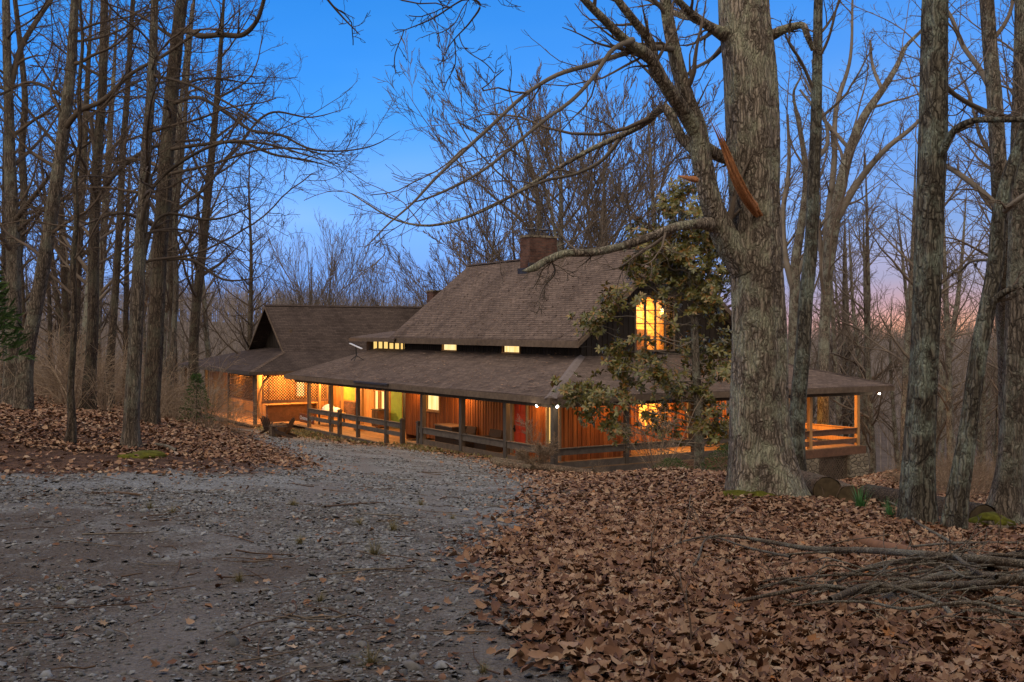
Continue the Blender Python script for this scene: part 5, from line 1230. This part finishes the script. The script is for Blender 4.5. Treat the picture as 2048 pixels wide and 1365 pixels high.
put(me, 'dry_shrub', 'weed', (1318-1024)/FPX*27, 27, .95, 0, 'pale leafless shrub of upright stems before the lit lower window', 'shrub')
me = shrub_mesh('sapling', 352, 1.75, 5, .55, (36, 9), .018, -.03, .0050)
put(me, 'sapling', 'weed', (1083-1024)/FPX*31.5, 31.5, 1.0, 0, 'small tan dead sapling with lacy twigs at the porch corner', 'sapling')
# grass tufts
def tuft(name, seed, n, h, w, spread, droop=.5):
    rg = np.random.default_rng(seed); th = rg.random(n)*6.28; inc = rg.random(n)*spread; L_ = h*rg.uniform(.5, 1.1, n)
    P = []; b = np.stack([np.cos(th)*.05*rg.random(n)*h*4, np.sin(th)*.05*rg.random(n)*h*4, np.full(n, -.01)], 1)
    d = np.stack([np.cos(th)*np.sin(inc), np.sin(th)*np.sin(inc), np.cos(inc)], 1); sd = np.stack([-np.sin(th), np.cos(th), 0*th], 1)
    V = []; pos = b
    for j in range(4):
        ww = (w*(1-j/3.2)); V += [pos-sd*ww/2, pos+sd*ww/2]; pos = pos+d*(L_/3)[:, None]; d = norm(d+np.array([0, 0, -droop*.4])+np.stack([np.cos(th), np.sin(th), 0*th], 1)*.1)
    V = np.stack(V, 1); I = (np.arange(n)*8)[:, None]
    Q = np.concatenate([np.stack([I[:, 0]+2*j, I[:, 0]+2*j+1, I[:, 0]+2*j+3, I[:, 0]+2*j+2], 1) for j in range(3)])
    return fast_mesh(name, V.reshape(-1, 3), Q)
TG = [tuft('grass_tuft', 400+i, 130, .13, .004, 1.2, .9) for i in range(3)]
for i, (a, b, s) in enumerate([(718, 1052, .8), (786, 1062, 1.0), (748, 1112, 1.1), (600, 1087, .7), (586, 1012, .8), (842, 1012, .8), (742, 1330, .75), (966, 1352, .5), (300, 1020, .8), (478, 1165, .6), (905, 1040, .7), (345, 1030, .7), (120, 1190, .5), (640, 1205, .5)]):
    p = p2g(a, b); o = link('grass_tuft', TG[i % 3], 'grass' if not TG[i % 3].materials else None, None, 'small tuft of dry grass growing in the gravel drive', 'grass tuft', 'grass tufts in the gravel'); o.location = p; o.scale = (s*1.2,)*3; o.rotation_euler = (0, 0, i)
rg = np.random.default_rng(44)
# thin grass at the foot of the porch
xs = []; 
for (a0, b0, a1, b1, n) in ((560, 866, 800, 892, 260), (800, 893, 1100, 925, 420), (520, 856, 640, 872, 200)):
    for i in range(n):
        t = rg.random(); p = p2g(a0+(a1-a0)*t, b0+(b1-b0)*t+rg.normal()*3); xs.append(p)
xs = np.array([tuple(p) for p in xs]); n = len(xs)
bl = np.array([[-.5, 0, 0], [.5, 0, 0], [.35, .25, .9], [-.2, .2, .85], [.1, .7, 1.5]])*.1; bt = np.array([[0, 1, 2], [0, 2, 3], [3, 2, 4]])
V = []; F = []; o = 0
for k in range(5):
    a, b = stamp(bl, bt, xs+rg.normal(size=(n, 3))*[.15, .15, 0], orient(rg, n, .5), rg.uniform(.4, 1.1, n)); b = b+o; V.append(a); F.append(b); o += len(a)
link('verge_grass', fast_mesh('verge_grass', np.vstack(V), None, np.vstack(F)), 'grass', kind='stuff', label='thin dull grass along the foot of the porch')
for (a, b, s, lb) in ((1722, 1020, 1.0, 'fresh green clump of long leaves growing by the sawn logs'), (1781, 1040, .75, 'smaller fresh green clump of leaves beside the long rotting log')):
    Yp = p2g(a, b); o = link('daffodil_leaves', tuft('daffodil', 410+a, 60, .42, .018, .55, .25), 'greenblade', None, lb, 'plant'); o.location = Yp; o.scale = (s,)*3
# moss
def blob(name, c, rx, ry, rz_, mat, label, cat_, seed=0, amp=.2, k=18, parent=None):
    V = []; rows = k//2
    for j in range(rows+1):
        th = math.pi*j/rows
        for i in range(k):
            ph = 2*math.pi*i/k; d = Vector((math.sin(th)*math.cos(ph), math.sin(th)*math.sin(ph), math.cos(th)))
            s = 1+amp*mnoise.noise(d*1.7+Vector((seed, 0, 0)))*2+amp*.5*mnoise.noise(d*5+Vector((seed, 3, 0)))
            V.append((d.x*rx*s, d.y*ry*s, d.z*rz_*s))
    Q = [[j*k+i, (j+1)*k+i, (j+1)*k+(i+1) % k, j*k+(i+1) % k] for j in range(rows) for i in range(k)]
    o = link(name, fast_mesh(name, V, Q), mat, parent, label, cat_); o.location = c; return o
p = p2g(278, 912); blob('moss_patch', p+Vector((0, 0, -.03)), .52, .5, .09, 'moss', 'yellow-green moss patch on bare earth at the brown tree foot', 'moss', 3, .25)
p = p2g(1505, 1000); blob('moss_patch', p+Vector((0, .3, -.05)), .5, .3, .12, 'moss', 'green moss patch on the ground at the oak foot', 'moss', 5, .3)

# ------------------------------------------------------------------ sticks and logs
def stick(name, pts, mat, label, cat_, group=None, sides=8, seed=0, k=30, amp=.06, twigs=0):
    S = spline(pts, k); c = np.array(S[0, :3]); v, q = trunk_mesh(S, sides, seed, 0, amp); parts = [(v-c, q)]
    if twigs:
        A = grow(np.random.default_rng(seed), S[None, :, :3], S[None, :, 3], twigs, .2, .95, .6, .18, 6, .1, .02, .45, .003); parts.append(tubes(A[0]-c, A[1], 4))
    v, q = cat(parts); v = np.asarray(v); o = link(name, fast_mesh(name, v, q), mat, None, label, cat_, group); o.location = c; return o
def gp(a, b, h=0.0):
    p = p2g(a, b); return Vector((p.x, p.y, p.z+h))
def gs(pts):   # (px, py, lift, radius)
    return [[*gp(a, b, h), r] for a, b, h, r in pts]
stick('branch', gs([(1335,1192,.02,.006),(1385,1150,.06,.010),(1470,1100,.12,.013),(1530,1112,.13,.018),(1620,1126,.12,.022),(1720,1140,.16,.026),(1830,1162,.2,.028),(1960,1180,.22,.03),(2120,1195,.2,.032)]), 'stick', 'long grey cut branch arching over the top of the brush pile', 'branch', seed=1, twigs=9)
stick('branch', gs([(1190,1196,.02,.004),(1300,1130,.07,.007),(1430,1096,.1,.009),(1500,1120,.1,.01),(1580,1140,.1,.012)]), 'stick', 'thin branch reaching far out of the pile towards the gravel', 'branch', seed=2, twigs=7)
r_ = random.Random(77)
for i in range(38):
    a0 = r_.uniform(1380, 1800); b0 = r_.uniform(1135, 1250); a1 = r_.uniform(1950, 2300); b1 = b0+r_.uniform(-45, 75); h = r_.uniform(.02, .20)
    r0 = r_.choice([.004, .006, .008, .010, .012, .016, .022]); pts = []
    for j in range(8):
        t = j/7; pts.append((a0+(a1-a0)*t, b0+(b1-b0)*t+r_.gauss(0, 4)*(1 if 0 < j < 7 else .4), max(.02, h*(.3+.7*math.sin(min(1, t*1.6)*1.57))+r_.gauss(0, .03)), r0*(.5+.7*t)))
    stick('stick', gs(pts), 'stick', 'long thin grey stick lying in the brush pile', 'stick', 'long sticks of the brush pile', seed=500+i, amp=.12, twigs=8 if i % 3 else 0)
stick('branch', gs([(1735,998,.12,.012),(1800,1030,.1,.016),(1850,1070,.08,.018),(1900,1095,.06,.018),(1960,1140,.1,.02),(2000,1170,.15,.02)]), 'stick', 'slender bare pole leaning from the green leaves down to the pile', 'branch', seed=3)
stick('branch', gs([(1660,1240,.12,.02),(1760,1225,.16,.016),(1880,1250,.12,.014),(1920,1290,.04,.012),(1960,1320,.02,.008)]), 'stick', 'pale forked stick running down over the leaves below the pile', 'branch', seed=4, twigs=5)
stick('rotten_log', gs([(1712,1092,.06,.050),(1770,1110,.06,.058),(1800,1120,.07,.062),(1870,1148,.06,.052)]), 'rot', 'broken orange-brown rotten log lying behind the brush pile', 'log', seed=5, sides=14, amp=.14)
stick('lichened_log', gs([(1745,1195,.05,.05),(1790,1225,.05,.055),(1832,1262,.04,.05)]), 'stick', 'short thick lichen-spotted log sticking out under the sticks', 'log', seed=6, sides=14, amp=.12)
stick('half_buried_log', gs([(1640,1238,.0,.04),(1720,1275,-.005,.045),(1830,1300,-.005,.045),(1960,1345,-.01,.05)]), 'log', 'long bare log half buried in leaves below the pile', 'log', seed=7, sides=12, amp=.1)
stick('charred_log', gs([(1975,1160,.12,.05),(2050,1150,.14,.07),(2200,1150,.14,.075)]), 'char', 'blackened charred log at the far end of the pile', 'log', seed=8, sides=14, amp=.15)
stick('dead_branch', gs([(650,1020,.03,.012),(700,1014,.03,.011),(770,1010,.03,.006)]), 'twigs', 'thin dead branch lying across the upper gravel', 'branch', seed=9, twigs=3)
stick('dead_branch', gs([(230,990,.02,.014),(262,994,.03,.016),(285,995,.02,.012)]), 'twigs', 'short thick dead branch lying on the gravel near the bank', 'branch', seed=10)
stick('dead_branch', gs([(860,1108,.02,.006),(930,1118,.02,.007),(1000,1124,.02,.004)]), 'twigs', 'thin dark dead branch at the edge of drive and leaves', 'branch', seed=11, twigs=2)
stick('dead_branch', gs([(310,893,.04,.03),(335,900,.05,.04),(352,906,.04,.03)]), 'stick', 'pale short dead limb lying on the leafy bank by the brown tree', 'branch', seed=12)
stick('dead_branch', gs([(150,905,.03,.012),(205,897,.05,.02),(225,888,.04,.015)]), 'twigs', 'dark dead branch on the earth between sapling and brown tree', 'branch', seed=13)
def sawn_log(name, p, q, r, label, mat='log', seed=0, tap=1.0):
    p = Vector(p); q = Vector(q); root = empty(name, p, 0, label, 'log'); b = np.array(p)
    S = spline([[*p, r], [*(p.lerp(q, .5)), r*(1+tap)/2], [*q, r*tap]], 14); v, qd = trunk_mesh(S, 36, seed, 0, .045)
    link('trunk', fast_mesh('trunk', v-b, qd), mat, root)
    d = (q-p).normalized()
    for nm, c, dd, rr in (('cut_face', p, -d, r), ('cut_face', q, d, r*tap)):
        m = MB(); c = c-p; m.cyl(c-dd*.02, c+dd*.004, rr*.97, rr*.93, 28); m.build(nm, 'cut', root, uv=False)
    return root
def at(a, b, Y): return px(a, b, Y)
sawn_log('sawn_log', at(1655, 984, 15.6), at(1592, 966, 17.6), .235, 'thick pale sawn log with its dark cut end turned to the drive', 'log', 21)
sawn_log('sawn_log', at(1700, 996, 15.4), at(1666, 980, 17.2), .19, 'second shorter log wedged behind the thick pale one', 'log', 22)
sawn_log('sawn_log', at(1968, 1046, 13.6), at(1735, 998, 16.4), .25, 'long dark rotting log lying behind the furrowed trunk', 'bark_dark', 23, .95)
o = blob('mossy_rock', px(1982, 1052, 13.3), .26, .22, .16, 'stone', None, None, 8, .25); o['label'] = 'mossy flat rock at the foot of the stout tree'; o['category'] = 'rock'
blob('moss', (0, 0, .05), .25, .21, .125, 'moss', None, None, 8, .25, parent=o)
# mossy edging timbers, stump
for i, (a, b, c, d, lb) in enumerate(((985, 914, 1185, 938, 'long mossy edging log before the porch corner'), (990, 924, 1065, 931, 'short lower mossy edging log beside the drive'))):
    A = at(a, b, 33 if i == 0 else 31.6); B = at(c, d, 29.5 if i == 0 else 30.4)
    A.z = gz1(A.x, A.y)+.1; B.z = gz1(B.x, B.y)+.1; sawn_log('edging_log', A, B, .12, lb, 'log', 31+i)
A = at(1041, 912, 33.4); A.z = gz1(A.x, A.y)-.05; B = A+Vector((0, 0, .62)); root = sawn_log('stump', A, B, .17, 'upright sawn stump standing against the porch rail', 'log', 41); root['category'] = 'stump'
# evergreen saplings
def evergreen(name, c, H_, W_, n, label, seed, parent_cat='evergreen', lo=.12):
    rg = np.random.default_rng(seed); t = rg.random(n)**.8; th = rg.random(n)*6.28; rr = W_*(1-t*.85)*np.sqrt(rg.random(n))*.6
    x = rr*np.cos(th); y = rr*np.sin(th); z = H_*(lo+(1-lo)*t); pos = np.stack([x, y, z], 1)
    root = empty(name, c, 0, label, parent_cat)
    bl = np.array([[-.06, 0, 0], [.06, 0, 0], [.12, .5, .12], [-.12, .5, .1], [0, 1, .1]]); bt = np.array([[0, 1, 2], [0, 2, 3], [3, 2, 4]])
    out = norm(np.stack([np.cos(th), np.sin(th), rg.normal(size=n)*.4+.4], 1)+rg.normal(size=(n, 3))*.4); zz = norm(np.cross(out, rg.normal(size=(n, 3)))); xx = np.cross(out, zz)
    v, f = stamp(bl, bt, pos, np.stack([xx, out, zz], 1), rg.uniform(.04, .12, n)*(H_/1.6)**.5)
    link('foliage', fast_mesh('foliage', v, None, f), 'cedar', root)
    v, q = tubes(np.array([[[0, 0, -.1], [.02, 0, H_*.5], [0, 0, H_*.95]]]), np.array([[H_*.014, H_*.01, .003]]), 8); link('trunk', fast_mesh('trunk', v, q), 'limb_dark', root)
c = px(392, 850, 29); c.z = gz1(c.x, c.y); evergreen('cedar_sapling', c, 1.6, 1.0, 1300, 'small green cedar sapling in the brush by the wing', 61)
c = px(-75, 900, 13); c.z = gz1(c.x, c.y); evergreen('pine', c, 3.4, 1.5, 4000, 'dark green young evergreen reaching in beside the shaggy tree', 62, lo=.48)
c = px(1455, 930, 24); c.z = gz1(c.x, c.y)-.1; evergreen('low_evergreen', c, .9, 1.8, 1800, 'low dark green shrub at the magnolia foot by the oak', 63, 'shrub')
c = px(1345, 945, 25); c.z = gz1(c.x, c.y)-.1; evergreen('low_evergreen', c, .55, 1.6, 1300, 'low spreading fern-green shrub before the lower porch board', 64, 'shrub')

# ------------------------------------------------------------------ the magnolia before the gable
MY = 31.0
TR = spline([[*px(1398, 925, MY), .17], [*px(1398, 840, MY), .14], [*px(1392, 740, MY), .125], [*px(1388, 640, MY), .11], [*px(1380, 540, MY), .09], [*px(1368, 450, MY), .06], [*px(1365, 370, MY), .02]], 60)
TR[0, 2] = gz1(TR[0, 0], TR[0, 1])-.1
rg = np.random.default_rng(88)
BL = [(a, b, rx*1.12, ry*1.1, int(n*1.25+.5)) for a, b, rx, ry, n in [(1365,375,20,22,9),(1345,420,32,26,16),(1395,430,30,26,13),(1320,470,34,22,16),(1380,490,48,26,24),(1425,500,26,28,15),(1290,505,30,22,13),(1330,530,44,26,22),(1420,560,40,32,24),
 (1255,540,18,20,7),(1232,600,30,22,13),(1185,650,34,11,9),(1205,635,24,14,7),(1280,562,34,14,7),(1380,600,26,38,16),(1430,620,26,26,10),(1240,700,22,15,9),(1228,730,16,16,7),(1290,715,26,9,6),(1320,745,42,18,17),(1260,760,20,16,7),
 (1390,700,34,20,13),(1440,700,30,26,14),(1455,740,14,16,5),(1180,780,18,16,9),(1140,785,24,16,11),(1160,800,22,10,6),(1205,800,24,20,11),(1222,845,13,16,6),(1245,790,20,14,6),(1255,875,10,12,3),(1360,780,36,14,10),(1420,800,30,16,9),(1400,850,28,26,8),(1455,860,14,36,8),(1290,680,24,10,3),(1352,660,8,30,3),(1275,600,14,8,2),(1330,590,30,12,5),(1345,500,50,34,20),(1300,470,34,26,10),(1400,470,40,34,16),(1385,560,44,34,18),(1300,820,40,24,8),(1330,860,34,20,6),(1430,845,28,34,12),(1425,745,34,22,10),(1350,800,30,20,8),(1185,830,20,14,5),(1240,720,30,30,8)]]
mag = empty('magnolia', tuple(TR[0, :3]), 0, 'broad-leaved evergreen magnolia half hiding the lit gable', 'tree'); mb = np.array(mag.location)
tips = []; segs = []; 
for (a, b, rx, ry, n) in BL:
    dY = rg.uniform(-1.3, .7); c = np.array(px(a, b, MY+dY))
    hz = c[2]-.25*abs(c[0]-np.interp(c[2], TR[:, 2], TR[:, 0]))-.15; i = int(np.argmin(np.abs(TR[:, 2]-hz))); s0 = TR[i, :3]
    q1 = s0+(c-s0)*.33+np.array([0, 0, -.10])+rg.normal(size=3)*.16; q2 = s0+(c-s0)*.68+np.array([0, 0, -.10])+rg.normal(size=3)*.14
    segs.append(spline([[*s0, .026], [*q1, .020], [*q2, .015], [*c, .009]], 14))
    for k in range(n):
        e = np.array(px(a+rg.normal()*rx*.62, b+rg.normal()*ry*.62, MY+dY+rg.normal()*.45)); m_ = (c+e)/2+rg.normal(size=3)*.05
        segs.append(spline([[*c, .008], [*m_, .006], [*e, .004]], 14)); tips.append((e, e-m_))
        tips.append((m_+rg.normal(size=3)*.06, e-m_)); tips.append((e+rg.normal(size=3)*.16, e-m_))
for i in range(10):      # bare inner twigs
    a, b = rg.uniform(1190, 1460), rg.uniform(560, 860); c = np.array(px(a, b, MY+rg.uniform(-1, .6))); hz = c[2]-.2; j = int(np.argmin(np.abs(TR[:, 2]-hz)))
    segs.append(spline([[*TR[j, :3], .016], [*((TR[j, :3]+c)/2+rg.normal(size=3)*.3), .008], [*c, .003]], 14))
SG = np.stack(segs); v, q = tubes(SG[..., :3], SG[..., 3], 5); link('branches', fast_mesh('branches', v-mb, q), 'limb', mag)
v, q = trunk_mesh(TR, 14, 3, .2, .06); link('trunk', fast_mesh('trunk', v-mb, q), 'bark', mag)
lt = np.array([[0, 0, 0], [-.15, .3, .03], [.15, .3, .03], [-.19, .64, .0], [.19, .64, .0], [0, .32, -.02], [0, .65, -.06], [0, 1.0, -.14]])
lt3 = np.array([[0, 5, 1], [0, 2, 5], [1, 5, 6], [1, 6, 3], [5, 2, 4], [5, 4, 6], [3, 6, 7], [6, 4, 7]])
pos = []; fr = []; sz = []
for e, d in tips:
    d = d/np.linalg.norm(d); d = d*.8+np.array([0, 0, .35]); d /= np.linalg.norm(d); n = rg.integers(7, 12)
    a_ = np.cross(d, rg.normal(size=3)); a_ /= np.linalg.norm(a_); b_ = np.cross(d, a_)
    for k in range(n):
        t = 2*math.pi*k/n+rg.normal()*.3; inc = rg.uniform(.6, 1.5); y_ = d*math.cos(inc)+(a_*math.cos(t)+b_*math.sin(t))*math.sin(inc)+np.array([0, 0, -.22]); y_ /= np.linalg.norm(y_)
        z_ = d-y_*d.dot(y_)+rg.normal(size=3)*.15; z_ -= y_*z_.dot(y_); z_ /= np.linalg.norm(z_); x_ = np.cross(y_, z_)
        pos.append(e+y_*.01); fr.append([x_, y_, z_]); sz.append(rg.uniform(.12, .21))
v, f = stamp(lt, lt3, np.array(pos), np.array(fr), np.array(sz)); link('foliage', fast_mesh('foliage', v-mb, None, f), 'mag', mag)

# ------------------------------------------------------------------ things on and before the porches
def onporch(u, v, z): p = W(u, v, z); p.z += SAG(Vector((v, u, 0))); return p
RZ = math.atan2(HBv.y, HBv.x)
def wicker_chair(u, v, label, w=.78):
    t = empty('wicker_armchair', onporch(u, v, FL), RZ, label, 'armchair')
    m = MB(); m.box((-.36, -w/2, .0), (.36, w/2, .34)); m.build('base', 'wicker', t, bevel=.01, uv=False)
    for s in (-1, 1):
        m = MB(); m.box((-.38, s*w/2-.07, 0), (.38, s*w/2+.07, .6)); m.build('armrest', 'wicker', t, bevel=.015, uv=False)
    m = MB(); m.prism([(.22, -w/2-.07, .3), (.34, -w/2-.07, .3), (.46, -w/2-.07, .86), (.38, -w/2-.07, .86)], (0, w+.14, 0)); m.build('backrest', 'wicker', t, uv=False, bevel=.01)
    m = MB(); m.box((-.36, -w/2+.08, .345), (.24, w/2-.08, .45)); m.build('cushion', 'adir', t, bevel=.03, uv=False)
    return t
wicker_chair(5.95, .95, 'dark wicker armchair on the porch by the red door')
tb = empty('wicker_sideboard', onporch(9.0, .95, FL), RZ, 'long box-shaped dark wicker bench on the porch', 'bench')
m = MB(); m.box((-.38, -.75, .0), (.38, .75, .80)); m.build('body', 'wicker', tb, uv=False, bevel=.01)
m = MB(); m.box((-.42, -.8, .80), (.42, .8, .85)); m.build('top', 'wickerl', tb, uv=False)
wicker_chair(7.75, .85, 'small dark wicker armchair beside the box-shaped bench', .6)
# left porch: table with two white domes, chest, sign
t = empty('porch_table', onporch(23.6, 1.5, LZ), RZ, 'long wooden table with dark legs on the deep porch', 'table')
m = MB(); m.box((-.4, -1.1, .72), (.4, 1.1, .77)); m.build('table_top', 'pine', t, uv=False)
for a in (-.33, .33):
    for b in (-1., 1.):
        m = MB(); m.box((a-.04, b-.04, 0), (a+.04, b+.04, .72)); m.build('leg', 'post', t, uv=False)
for i, (u, lb) in enumerate(((24.0, 'larger white dome-shaped cover on the porch table'), (22.9, 'smaller white dome-shaped cover on the porch table'))):
    d = empty('white_dome', onporch(u, 1.5, LZ+.77), RZ, lb, 'cover'); m = MB(); m.ball((0, 0, 0), .42-.12*i, 18, (1, 1, .95)); m.v = [Vector((p.x, p.y, max(p.z, 0))) for p in m.v]; m.build('dome', 'white', d, smooth=True, uv=False)
    m = MB(); m.ball((0, 0, .41-.12*i), .03, 8); m.build('knob', 'black', d, uv=False)
sg = empty('wooden_sign', onporch(24.6, .35, LZ), RZ, 'red-brown wooden board with pale lettering behind the rail', 'sign')
m = MB(); m.box((-.02, -1.3, .12), (.02, .85, .62)); m.build('board', 'sign', sg, uv=False)
cu = bpy.data.curves.new('lettering', 'FONT'); cu.body = 'Christmas 2021'; cu.size = .3; cu.extrude = .004; cu.materials.append(M['white']); cu.align_x = 'CENTER'
tmp = bpy.data.objects.new('tmp', cu); COL.objects.link(tmp); bpy.context.view_layer.update(); lm2 = bpy.data.meshes.new_from_object(tmp.evaluated_get(bpy.context.evaluated_depsgraph_get())); bpy.data.objects.remove(tmp)
lo = bpy.data.objects.new('lettering', lm2); COL.objects.link(lo); lo.parent = sg; lo.rotation_euler = (R(90), 0, R(-90)); lo.location = (-.03, -.2, .28)
for i, (u, v, lb) in enumerate(((20.0, 1.6, 'small cardboard box on the porch floor by the green door'), (18.3, 1.2, 'pair of pale work shoes on the porch floor'))):
    if i == 0:
        b = empty('box', onporch(u, v, LZ), RZ+.3, lb, 'box'); m = MB(); m.box((-.2, -.25, 0), (.2, .25, .28)); m.build('carton', 'pine', b, uv=False); m = MB(); m.beam((-.2, -.25, .28), (-.32, -.25, .36), .01, .01); m.box((-.33, -.24, .28), (-.2, .24, .29)); m.build('flap', 'pine', b, uv=False)
ch_ = empty('storage_chest', onporch(20.9, 3.2, LZ), RZ, 'dark wooden cabinet standing against the porch wall', 'cabinet')
m = MB(); m.box((-.3, -.4, .06), (.3, .4, .95)); m.build('carcass', 'deck_red', ch_, uv=False); m = MB(); m.box((-.34, -.44, .95), (.34, .44, 1.0)); m.build('top', 'post', ch_, uv=False)
for s in (-1, 1): m = MB(); m.box((-.32, s*.2-.18, .12), (-.302, s*.2+.18, .9)); m.build('door', 'adir', ch_, uv=False)
# bar counter under the lattice of the wing porch
bc = empty('bar_counter', W(27.4, .6, ZWL), RZ, 'long rough wooden counter behind the wing lattice', 'counter')
m = MB(); m.box((-1.6, -.25, .95), (1.6, .25, 1.01)); m.build('top', 'pine', bc, uv=False); m = MB(); m.box((-1.5, -.1, 0), (1.5, .2, .95)); m.build('base', 'deck_red', bc, uv=False)
def adirondack(x, y, rz, label):
    t = empty('adirondack_chair', (x, y, gz1(x, y)), rz, label, 'chair')
    for s in (-1, 1):
        m = MB(); m.beam((s*.28, -.38, .33), (s*.28, .62, .03), .03, .13, up=(0, 0, 1)); m.build('side_rail', 'adir', t, uv=False)
        m = MB(); m.box((s*.31-.02, -.42, 0), (s*.31+.02, -.31, .55)); m.build('leg', 'adir', t, uv=False)
        m = MB(); m.box((s*.34-.07, -.48, .55), (s*.34+.07, .38, .578)); m.build('armrest', 'adir', t, uv=False)
    m = MB()
    for i in range(7): y0 = -.36+i*.085; m.beam((-.27, y0, .395-.3*(y0+.36)), (.27, y0, .395-.3*(y0+.36)), .075, .022, up=(0, .29, 1))
    m.build('seat', 'adir', t, uv=False)
    m = MB()
    for i in range(5):
        xx = (i-2)*.115; h = .98-.03*abs(i-2)**2; m.beam((xx*.9, .22, .2), (xx*1.15, .22+(h-.2)*.42, h), .1, .022, up=(0, 1, 0))
    m.beam((-.28, .33, .42), (.28, .33, .42), .03, .06); m.build('backrest', 'adir', t, uv=False); return t
a = px(566, 858, 47.5); adirondack(a.x, a.y, R(-100), 'weathered slatted low chair with sloping back before the lattice porch')
a = px(543, 846, 50.5); adirondack(a.x, a.y, R(150), 'second slatted low chair turned away behind the round stump')
A = px(549, 862, 48); A.z = gz1(A.x, A.y)-.05; root = sawn_log('stump', A, A+Vector((0, 0, .62)), .27, 'round dark stump used as a seat near the low chairs', 'log', 71); root['category'] = 'stump'
A = px(564, 861, 47.6); A.z = gz1(A.x, A.y)-.05; root = sawn_log('stump', A, A+Vector((0, 0, .68)), .24, 'golden-lit upright stump next to the round dark one', 'rot', 72); root['category'] = 'stump'

# unseen pines added behind the viewpoint to shade the foot of the drive
pf_ = None
for i, (x, y, h) in enumerate([(-9, -5, 15), (-5, -6, 17), (-1.5, -5, 16), (2.5, -5.5, 17), (6, -5, 15), (-7, -9, 18), (1, -9, 19), (8, -9, 18), (10, -8, 17), (14, -5, 14), (-13, -4, 15), (-3, -12, 18), (5, -12, 18), (17, 0, 13), (-16, 1, 14)]):
    if i == 0:
        evergreen('pine', (x, y, gz1(x, y)), h, 3.6, 9000, 'tall dark pine added behind the viewpoint to shade the drive', 90, 'tree'); pf_ = [o for o in COL.objects if o.name.startswith('pine')][-1]
        pf_['group'] = 'pines added behind the viewpoint to shade the drive'; kids = [o for o in COL.objects if o.parent == pf_]
        if kids and kids[0].name.startswith('foliage'): pass
        fo = [k for k in kids if k.name.startswith('foliage')][0]
        vv = np.empty(len(fo.data.vertices)*3, np.float32); fo.data.vertices.foreach_get('co', vv); vv = vv.reshape(-1, 5, 3); c_ = vv.mean(1, keepdims=True); vv = c_+(vv-c_)*2.6; fo.data.vertices.foreach_set('co', vv.ravel()); fo.data.update()
    else:
        o = pf_.copy(); COL.objects.link(o); o.location = (x, y, gz1(x, y)); o.rotation_euler = (0, 0, i*1.3); o.scale = (h/15,)*3
        for k in kids: q = k.copy(); COL.objects.link(q); q.parent = o

for i, (a, b, h) in enumerate([(1312, 1165, .75), (1410, 1075, .5), (1555, 1105, .6), (1545, 1190, .45), (1385, 1330, .8), (1640, 1060, .7), (1470, 1040, .6), (1245, 1040, .5), (1905, 1115, .9), (1560, 1010, .8), (1990, 1120, .8), (1180, 1010, .4)]):
    p = gp(a, b, -.02); q = p+Vector((random.uniform(-.12, .12), random.uniform(-.1, .1), h*.38)); e = q+Vector((random.uniform(-.15, .15), 0, h*.28))
    stick('seedling', [[*p, .006], [*q, .004], [*e, .0022]], 'twigs', 'thin bare seedling standing up out of the fallen leaves', 'seedling', 'thin bare seedlings in the fallen leaves', seed=700+i, sides=5, k=14, twigs=6)
